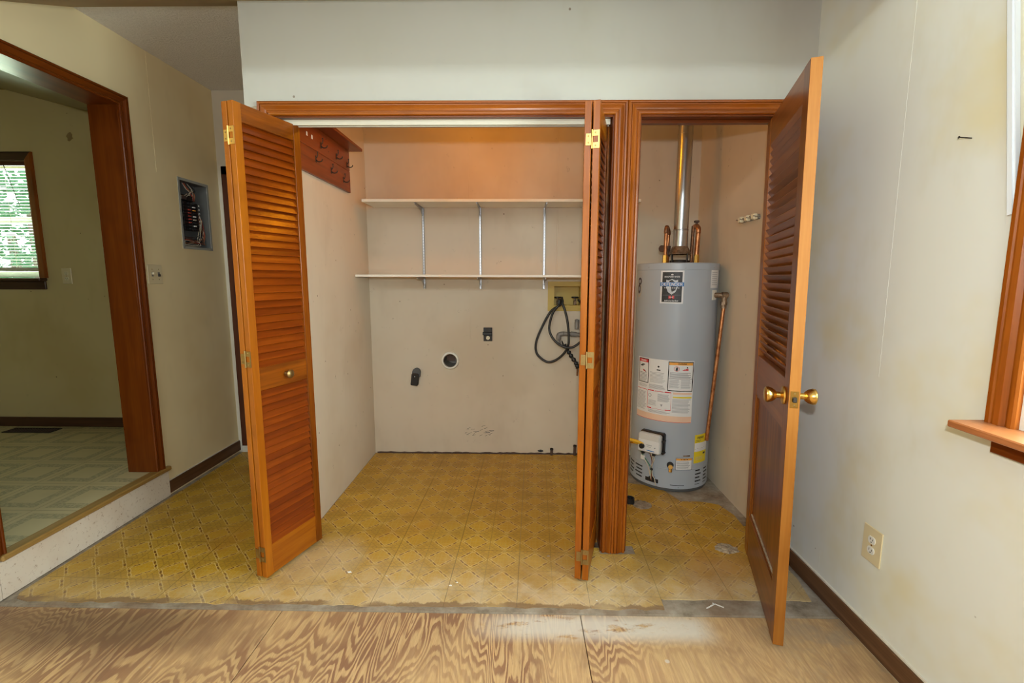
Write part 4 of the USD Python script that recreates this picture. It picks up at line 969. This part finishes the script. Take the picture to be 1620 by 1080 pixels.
# big warning sheet
ws = node('warning_sheet', wh)
part('sheet', cyl_patch(-164.6, -78.6, .454, .846, 0, .0006), 'sticker_white', ws)
def framed(t0, t1, z0, z1, mat, w=.6, hz=.0026):
    return cat(cyl_patch(t0, t1, z1 - hz, z1, 0, .0012), cyl_patch(t0, t1, z0, z0 + hz, 0, .0012), cyl_patch(t0, t0 + w, z0, z1, 0, .0012), cyl_patch(t1 - w, t1, z0, z1, 0, .0012))
part('danger_frame', framed(-162.4, -142.7, .686, .841, 'ink_black', 1.0, .0042), 'ink_black', ws)
part('danger_band', cyl_patch(-161.4, -143.7, .817, .837, 0, .0010), 'ink_red', ws); words('DANGER', .010, -152.5, .822, .0011, 'sticker_white', ws, .045)
part('picture', bend(extr(unary_union([sbox(-.025, .0, .0, .008), sbox(-.012, .008, .012, .014), Polygon([(.002, -.02), (.022, -.03), (.026, -.036), (.006, -.032)])]), .0003), -152.8, .790, .0009), 'ink_black', ws)
part('picture', bend(extr(Polygon([(0, 0), (.012, -.008), (.026, -.016), (.014, -.016), (.002, -.010)]), .0003), -150.5, .772, .0009), 'ink_red', ws)
lines(-160.5, -145, .695, .755, .0085, ws, 'ink_grey', seed=4)
part('crest', bend(extr(Point(0, 0).buffer(.006, 10), .0003), -127.5, .800, .0009), 'ink_black', ws)
words('A.O. GAS', .007, -127, .776, .0010, 'ink_black', ws, .016) if False else part('crest_bar', cyl_patch(-130, -124.6, .776, .782, 0, .0010), 'ink_black', ws)
lines(-140, -117, .690, .768, .0078, ws, 'ink_grey', seed=5, h=.28); lines(-141, -116.5, .655, .685, .0055, ws, 'sticker_grey', seed=6, h=.7)
lines(-161, -144, .655, .680, .007, ws, 'sticker_grey', seed=7, h=.5)
part('warning_frame', framed(-113.9, -79.3, .655, .8395, 'ink_black', 1.0, .0046), 'ink_black', ws)
part('warning_band', cyl_patch(-112.7, -80.5, .818, .8345, 0, .0010), 'ink_orange', ws); words('WARNING', .0085, -95, .8225, .0011, 'ink_black', ws, .052)
part('picture', bend(extr(Point(0, 0).buffer(.016, 20).difference(Point(0, 0).buffer(.0135, 20)), .0003), -102.5, .795, .0009), 'ink_red', ws)
part('picture', bend(extr(Polygon([(-.006, -.011), (.007, -.011), (.008, .006), (.002, .012), (-.004, .005)]), .0003), -102.5, .795, .00085), 'ink_black', ws)
part('picture', bend(extr(Polygon([(-.020, 0), (.020, 0), (.018, .016), (.012, .010), (.008, .012), (.002, .008), (-.006, .008)]), .0003), -91.0, .785, .0009), 'ink_red', ws)
part('picture', bend(extr(Point(0, 0).buffer(.004, 8), .0003), -88.2, .804, .0009), 'ink_black', ws)
lines(-111.5, -82, .735, .775, .0062, ws, 'ink_grey', seed=8, h=.5); lines(-111.5, -98, .670, .730, .0062, ws, 'sticker_grey', seed=9, h=.6); lines(-96, -82, .670, .730, .0062, ws, 'sticker_grey', seed=10, h=.6)
part('rule', cyl_patch(-112.5, -80.5, .733, .7345, 0, .0011), 'ink_black', ws)
part('red_frame', framed(-142.9, -108.2, .528, .643, 'ink_red', .35, .0014), 'ink_red', ws)
for t0, t1, z in ((-142.5, -133, .641), (-117, -108.5, .641), (-142.5, -136, .527), (-116, -108.5, .527)): part('red_bar', cyl_patch(t0, t1, z, z + .006, 0, .0014), 'ink_red', ws)
words('WARNING', .006, -125.5, .641, .0012, 'ink_red', ws, .05)
part('heading_rule', cyl_patch(-163.5, -144, .642, .645, 0, .0011), 'ink_red', ws)
lines(-163.5, -145, .510, .632, .0080, ws, 'sticker_grey', seed=11, h=.55); lines(-127, -110, .575, .630, .0062, ws, 'sticker_grey', seed=12, h=.7); lines(-141, -128, .545, .585, .0070, ws, 'sticker_grey', seed=13, h=.5)
part('knob_picture', bend(extr(Point(0, 0).buffer(.011, 14).difference(Point(0, 0).buffer(.008, 14)), .0003), -139, .612, .0009), 'ink_grey', ws); part('flame_picture', bend(extr(Polygon([(-.007, .008), (.008, .008), (0, -.008)]), .0003), -121, .555, .0009), 'ink_grey', ws)
part('peach_band', cyl_patch(-106, -80, .634, .647, 0, .0010), 'ink_peach', ws); part('peach_band', cyl_patch(-106, -80, .612, .620, 0, .0010), 'ink_yellow', ws)
lines(-106.5, -80.5, .512, .608, .0075, ws, 'sticker_grey', seed=14, h=.6); lines(-141, -109, .503, .522, .006, ws, 'sticker_grey', seed=15, h=.6)
part('peach_band', cyl_patch(-164.4, -78.8, .457, .495, 0, .0010), 'ink_peach', ws); part('red_bar', cyl_patch(-164.4, -78.8, .4545, .457, 0, .0012), 'ink_red', ws)
lines(-160, -82, .465, .492, .0095, ws, 'ink_peach', seed=16, h=.3)
# gas control valve
gv = node('gas_valve', wh, (HR * math.cos(math.radians(-130)), HR * math.sin(math.radians(-130)), .318), math.radians(-130) + math.pi / 2)
part('bracket', bx(-.078, .078, -.030, .012, -.058, .066, .008), 'black', gv); part('cover', bx(-.074, .074, -.072, -.030, -.062, .062, .010), 'valve_white', gv)
part('cover_panel', bx(-.068, .068, -.0735, -.072, -.054, .022, .001), 'sticker_white', gv)
part('dial', lathe([(0, 0), (.017, 0), (.0165, .012), (.013, .016), (0, .017)], 18, '-y', (-.042, -.0735, -.022)), 'black', gv, smooth=40)
part('print_lines', cat(bx(-.014, .022, -.0740, -.0735, -.012, -.006), bx(-.012, .018, -.0740, -.0735, -.022, -.019)), 'sticker_grey', gv, kind='stuff')
part('lamp', lathe([(0, 0), (.004, 0), (.004, .002), (0, .002)], 10, '-y', (.042, -.0735, -.020)), 'ink_grey', gv)
part('label_bar', bx(-.012, .040, -.0741, -.0735, -.046, -.041), 'ink_blue', gv)
for x, z in ((.083, .025), (.083, -.050)): part('screw_lug', lathe([(0, -.02), (.008, -.02), (.008, .01), (0, .01)], 10, 'y', (x, -.03, z)), 'black', gv)
for x in (-.040, .030): part('connector', bx(x - .009, x + .009, -.066, -.046, -.076, -.060, .002), 'black', gv)
# wiring and burner access
wi = node('wiring', wh)
def hp(t, z, d): a = math.radians(t); return ((HR + d) * math.cos(a), (HR + d) * math.sin(a), z)
ws_ = [('wire_white', [(-128, .252, .055), (-127, .20, .03), (-128.5, .155, .02), (-128, .10, .018), (-125, .075, .016), (-123, .035, .014)]),
       ('wire_brown', [(-129.5, .252, .055), (-129, .20, .025), (-129, .13, .018), (-129.5, .06, .016)]),
       ('wire_white', [(-127.5, .252, .055), (-124.5, .215, .04), (-128, .175, .022), (-131, .14, .018), (-130, .07, .016)]),
       ('wire_green', [(-142, .252, .055), (-140, .21, .03), (-134, .17, .02), (-130, .135, .018), (-130, .08, .015)]),
       ('wire_white', [(-141, .20, .03), (-136, .17, .026), (-133, .13, .02), (-131.5, .09, .016)])]
for c_, P_ in ws_: part('wire', tube(curve([hp(*q) for q in P_], 6), .0028, 7), c_, wi, smooth=True)
part('cable_tie', tube([hp(-130.5, .138, .022), hp(-127.5, .136, .022)], .007, 8), 'black', wi)
tg = bx(-.014, .014, -.004, .004, -.014, .014, .001); tg.apply_transform(trimesh.transformations.rotation_matrix(math.radians(-140) + math.pi / 2, (0, 0, 1))); tg.apply_translation(hp(-141, .205, .035)); part('wire_tag', tg, 'white_plastic', wi)
ac = node('burner_access', wh)
part('opening', cyl_patch(-140.5, -120.5, .022, .068, 0, .0010), 'ink_black', ac); part('bar', cyl_patch(-139, -121, .034, .041, 0, .010), 'sticker_grey', ac)
part('grommet', cat(cyl_patch(-132.5, -126, .052, .082, 0, .016), cyl_patch(-136, -133, .058, .072, 0, .012)), 'black', ac)
# drain valve, stickers, louvre slots, seam
dvv = node('drain_valve', wh, hp(-104.9, .178, 0), math.radians(-104.9) + math.pi / 2)
part('escutcheon', lathe([(0, 0), (.021, 0), (.021, .004), (.016, .010), (0, .010)], 18, '-y'), 'ink_black', dvv); part('spout', cat(lathe([(0, 0), (.011, 0), (.011, .03), (.014, .031), (.014, .04), (0, .04)], 14, '-y'), tube([(0, -.028, 0), (0, -.036, -.032)], .0105, 12)), 'brass', dvv, smooth=40)
s2 = node('caution_sticker', wh); part('sheet', cyl_patch(-97.8, -73.2, .147, .226, 0, .0007), 'sticker_white', s2); part('frame', framed(-97.8, -73.2, .147, .226, 'ink_black', .5, .0014), 'ink_black', s2); part('caution_band', cyl_patch(-97, -74, .211, .223, 0, .0011), 'ink_orange', s2); part('heading_bar', cyl_patch(-90, -80, .2145, .2195, 0, .0012), 'ink_black', s2); lines(-96, -75.5, .152, .207, .0065, s2, 'ink_grey', seed=20, h=.4)
part('name_plate', cyl_patch(-87.5, -77, .236, .244, 0, .0008), 'aged_bronze', wh)
ys = node('energy_sticker', wh)
part('sheet', cyl_patch(-70.5, -44.5, .186, .372, 0, .0007), 'ink_yellow', ys); part('white_field', cyl_patch(-70.2, -44.8, .262, .318, 0, .0010), 'sticker_white', ys)
words('ENERGY', .014, -59.5, .345, .0011, 'ink_black', ys, .058); lines(-69, -58, .325, .340, .005, ys, 'ink_black', seed=21, h=.3); lines(-69.5, -46, .275, .285, .005, ys, 'ink_black', seed=22, h=.3)
part('figure_block', cyl_patch(-52.5, -47.5, .238, .250, 0, .0011), 'ink_black', ys); lines(-68, -50, .20, .232, .008, ys, 'sticker_grey', seed=23, h=.2)
for k in range(5):
    z = .120 - k * .0235
    for t0 in ((-162.5 if k % 2 == 0 else -160) , -182):
        part('vent_slot', cyl_patch(t0, t0 + (15.5 if k % 2 == 0 else 12.5), z, z + .0085, 0, .0009), 'ink_black', wh)
    for t0 in (-66.3, -48):
        part('vent_slot', cyl_patch(t0, t0 + (11.5 if k % 2 else 9), z + .012, z + .0205, 0, .0009), 'ink_black', wh)
part('base_slit', cyl_patch(-104, -84, .0445, .0475, 0, .0010), 'ink_black', wh)
part('screw', cat(*[lathe([(0, 0), (.004, 0), (.003, .002), (0, .002)], 8, 'x', (0, 0, 0)).apply_transform(trimesh.transformations.rotation_matrix(math.radians(t), (0, 0, 1))).apply_translation(hp(t, z, .001)) for t, z in ((-92, .032), (-97.5, 1.405), (-150, 1.412), (-52, 1.41))]), 'steel', wh)
# relief valve and discharge pipe
rv = node('relief_valve', wh, (-HX, -HY, 0))
def hw(t, z, d): p = hp(t, z, d); return (p[0] + HX, p[1] + HY, p[2])
px_ = 1.246
part('valve_body', cat(tube([hw(-47, 1.245, -.01), (px_ + .004, .718, 1.243)], .016, 12), tube([(px_ - .014, .716, 1.245), (px_ + .020, .716, 1.245)], .019, 12), tube([(px_, .716, 1.235), (px_, .716, 1.165)], [.017, .017], 12), tube([(px_, .716, 1.205), (px_, .716, 1.185)], .020, 6)), 'aged_bronze', rv, smooth=40)
part('discharge_tube', tube([(px_, .716, 1.17), (1.192, .715, .325)], .0118, 14), 'copper', rv, smooth=40, label='copper discharge tube leaning down beside the tank')
part('escutcheon', cyl_patch(-53, -41, 1.215, 1.275, 0, .004).apply_translation((HX, HY, 0)), 'shelf_white', rv)
# gas flex line
gl = thing('gas_line', 'yellow coated flexible gas line reaching the heater control valve', 'gas line', (0, 0, 0))
q0 = hw(-150, .302, .052)
part('flex_tube', tube(curve([(.70, .74, .32), (.74, .715, .318), (.785, .69, .306), (q0[0] - .030, q0[1] + .0, .302)], 6), .0105, 12), 'gas_yellow', gl, smooth=True)
part('fitting', tube([(q0[0] - .038, q0[1] - .004, .303), (q0[0] - .004, q0[1] - .012, .300)], [.0135, .0125], 6), 'brass', gl)
# flue pipe with draft hood
fp = thing('flue_pipe', 'shiny galvanised flue pipe rising from the heater draft hood to the ceiling', 'flue pipe', (1.035, .93, HT))
part('draft_hood', lathe([(.068, .060), (.070, .066), (.050, .106), (.0455, .112)], 36), 'aged_bronze', fp, smooth=40)
for a in (20, 110, 200, 290):
    x, y = .060 * math.cos(math.radians(a)), .078 * math.sin(math.radians(a)); part('hood_leg', tube([(x, y, .004), (x * 1.08, y * 1.08, .064)], .005, 6), 'iron', fp)
part('flue_collar', lathe([(.060, .006), (.062, .022), (.045, .026), (.0, .026)], 28), 'iron', fp)
part('pipe_section', lathe([(.0455, .106), (.0455, .215), (.0465, .217)], 40), 'galvanised', fp, smooth=60); part('pipe_section', lathe([(.0448, .205), (.0448, .80), (.0462, .803), (.0462, .805), (.0445, .806), (.0445, .93)], 40), 'galvanised', fp, smooth=60)
part('seam_bead', lathe([(.0455, .212), (.0475, .214), (.0475, .218), (.0455, .220)], 40), 'steel', fp, smooth=40)
part('ceiling_collar', lathe([(.0448, .855), (.047, .86), (.047, .982), (.0, .982)], 36), 'aged_bronze', fp, smooth=40)
# water pipes
cp = thing('water_pipe', 'looped old copper water pipe with a green-black gate valve at the heater top', 'water pipe', (0, 0, 0))
x1, y1, x2, y2 = .931, .895, .988, 1.035
part('nut', tube([(x1, y1, HT + .003), (x1, y1, HT + .055)], [.018, .0165], 6), 'brass', cp); part('pipe_run', tube(curve([(x1, y1, HT + .04), (x1, y1, 1.56), (x1, y1, 1.64), (x1 + .006, y1 + .012, 1.668), (x2 - .01, y2 - .015, 1.672), (x2, y2, 1.65), (x2, y2, 1.58), (x2, y2, HT + .003)], 6), .0112, 12), 'copper', cp, smooth=True)
part('elbow', tube(curve([(x1, y1, 1.63), (x1, y1, 1.652), (x1 + .008, y1 + .015, 1.671)], 5), .0145, 12), 'old_copper', cp, smooth=True); part('elbow', tube(curve([(x2 - .016, y2 - .025, 1.675), (x2, y2, 1.652), (x2, y2, 1.63)], 5), .0145, 12), 'old_copper', cp, smooth=True)
part('gate_valve', cat(tube([(x2, y2, 1.49), (x2, y2, 1.56)], .018, 10), tube([(x2, y2, 1.535), (x1 - .002, y1 + .03, 1.535)], .008, 8)), 'rust_iron', cp); part('valve_wheel', tube([(x1 - .012, y1 + .026, 1.535), (x1 - .020, y1 + .020, 1.535)], .022, 12), 'rust_iron', cp)
hpz = thing('water_pipe', 'straight copper water pipe with a capped bent top at the heater edge', 'water pipe', (0, 0, 0))
x3, y3 = 1.132, .90
part('nut', tube([(x3, y3, HT + .003), (x3, y3, HT + .058)], [.019, .017], 6), 'brass', hpz)
part('pipe_run', tube([(x3, y3, HT + .05), (x3 + .003, y3, 1.655)], .0148, 14), 'copper', hpz, smooth=40); part('elbow', tube(curve([(x3 + .003, y3, 1.63), (x3 + .003, y3 + .003, 1.66), (x3 + .002, y3 + .028, 1.676), (x3, y3 + .06, 1.676)], 5), .0165, 12), 'copper', hpz, smooth=True)
part('pipe_run', tube([(x3 - .018, y3 + .04, HT + .003), (x3 - .014, y3 + .045, 1.68)], .0105, 12), 'old_copper', hpz, smooth=40)
part('cap', cat(tube([(x3, y3 + .03, 1.67), (x3 + .002, y3 + .03, 1.705)], .008, 8), bx(x3 - .014, x3 + .016, y3 + .02, y3 + .04, 1.700, 1.714, .003)), 'rust_iron', hpz)
# broom clips on the right wall of the heater closet
bc = thing('broom_clip', 'row of three cream spring broom clips on a metal rail', 'broom holder', (xw(1.675), .50, 1.675))
part('rail', bx(-.004, -.0005, -.10, .095, -.014, .002, .001), 'steel', bc)
for k, y in enumerate((.075, .0, -.078)):
    part('clip_pad', bx(-.036, -.010, y - .018, y + .018, -.016, .016, .006), 'cream_plastic', bc)
    for s in (-1, 1): part('spring_arm', tube(curve([(-.003, y + s * .020, 0), (-.022, y + s * .026, -.002), (-.040, y + s * .020, .002)], 4), .0028, 6), 'steel', bc)
    part('clip_base', bx(-.010, -.003, y - .022, y + .022, -.012, .012, .002), 'steel', bc)
pn = thing('drain_stub', 'black drain stub in the broken mortar beside the middle post', 'drain pipe', (.672, .515, 0))
part('pipe', lathe([(.026, -.003), (.026, .032), (.021, .032), (.021, .004), (0, .004)], 18), 'black', pn)
kn = thing('plaster_flakes', 'torn paint flakes hanging over the closet casing corner', 'paint flakes', (-1.17, 0, 2.085))
r5 = random.Random(6)
for k in range(5):
    m = blob(0, 0, .010, .006, .003, 60 + k, 8, .4); m.vertices = np.stack([m.vertices[:, 0] + r5.uniform(-.02, .014), -m.vertices[:, 2] - .0006, m.vertices[:, 1] + r5.uniform(-.025, .012)], 1); part('flake', fix(m), 'mortar_light', kn)

# ================================================================== OUTSIDE THE KITCHEN WINDOW
single('lawn', bx(-14, 2, 1.6, 16, -.4, -.3), 'lawn', 'green lawn beyond the kitchen window', 'lawn', kind='structure')
single('lawn', bx(1.7, 16, -12, 8, -.4, -.3), 'lawn', 'green lawn outside the window with the stool', 'lawn', kind='structure')
def tree(x, y, z, r, n, seed, lab):
    t = thing('garden_tree', lab, 'tree', (x, y, -.3), group='trees outside the kitchen window')
    rr = np.random.default_rng(seed); d = rr.normal(size=(n, 3)); d /= np.linalg.norm(d, axis=1, keepdims=True); p = d * (r * rr.uniform(.35, 1, (n, 1)) ** .6) * [1, 1, 1.15] + [0, 0, z + .3]
    v, f = [], []
    for k in range(n):
        a = rr.normal(size=3); a /= np.linalg.norm(a); b = np.cross(a, rr.normal(size=3)); b /= np.linalg.norm(b); c = np.cross(a, b); s = rr.uniform(.07, .14)
        i = len(v); v += [p[k] - a * s, p[k] + b * s * .45 + c * s * .08, p[k] + a * s, p[k] - b * s * .45 + c * s * .08]; f += [[i, i + 1, i + 2], [i, i + 2, i + 3]]
    part('foliage', trimesh.Trimesh(np.array(v), f, process=False), 'leaf', t, kind='stuff')
    part('trunk', tube([(0, 0, 0), (.05, .02, z * .5), (0, 0, z + .2)], [.14, .11, .07], 9), 'bark', t)
tree(-7.3, 4.9, 2.5, 1.25, 900, 1, 'leafy green tree close outside the kitchen window')
tree(-10.6, 7.6, 2.3, 1.7, 1000, 2, 'taller leafy tree further out beyond the kitchen window')
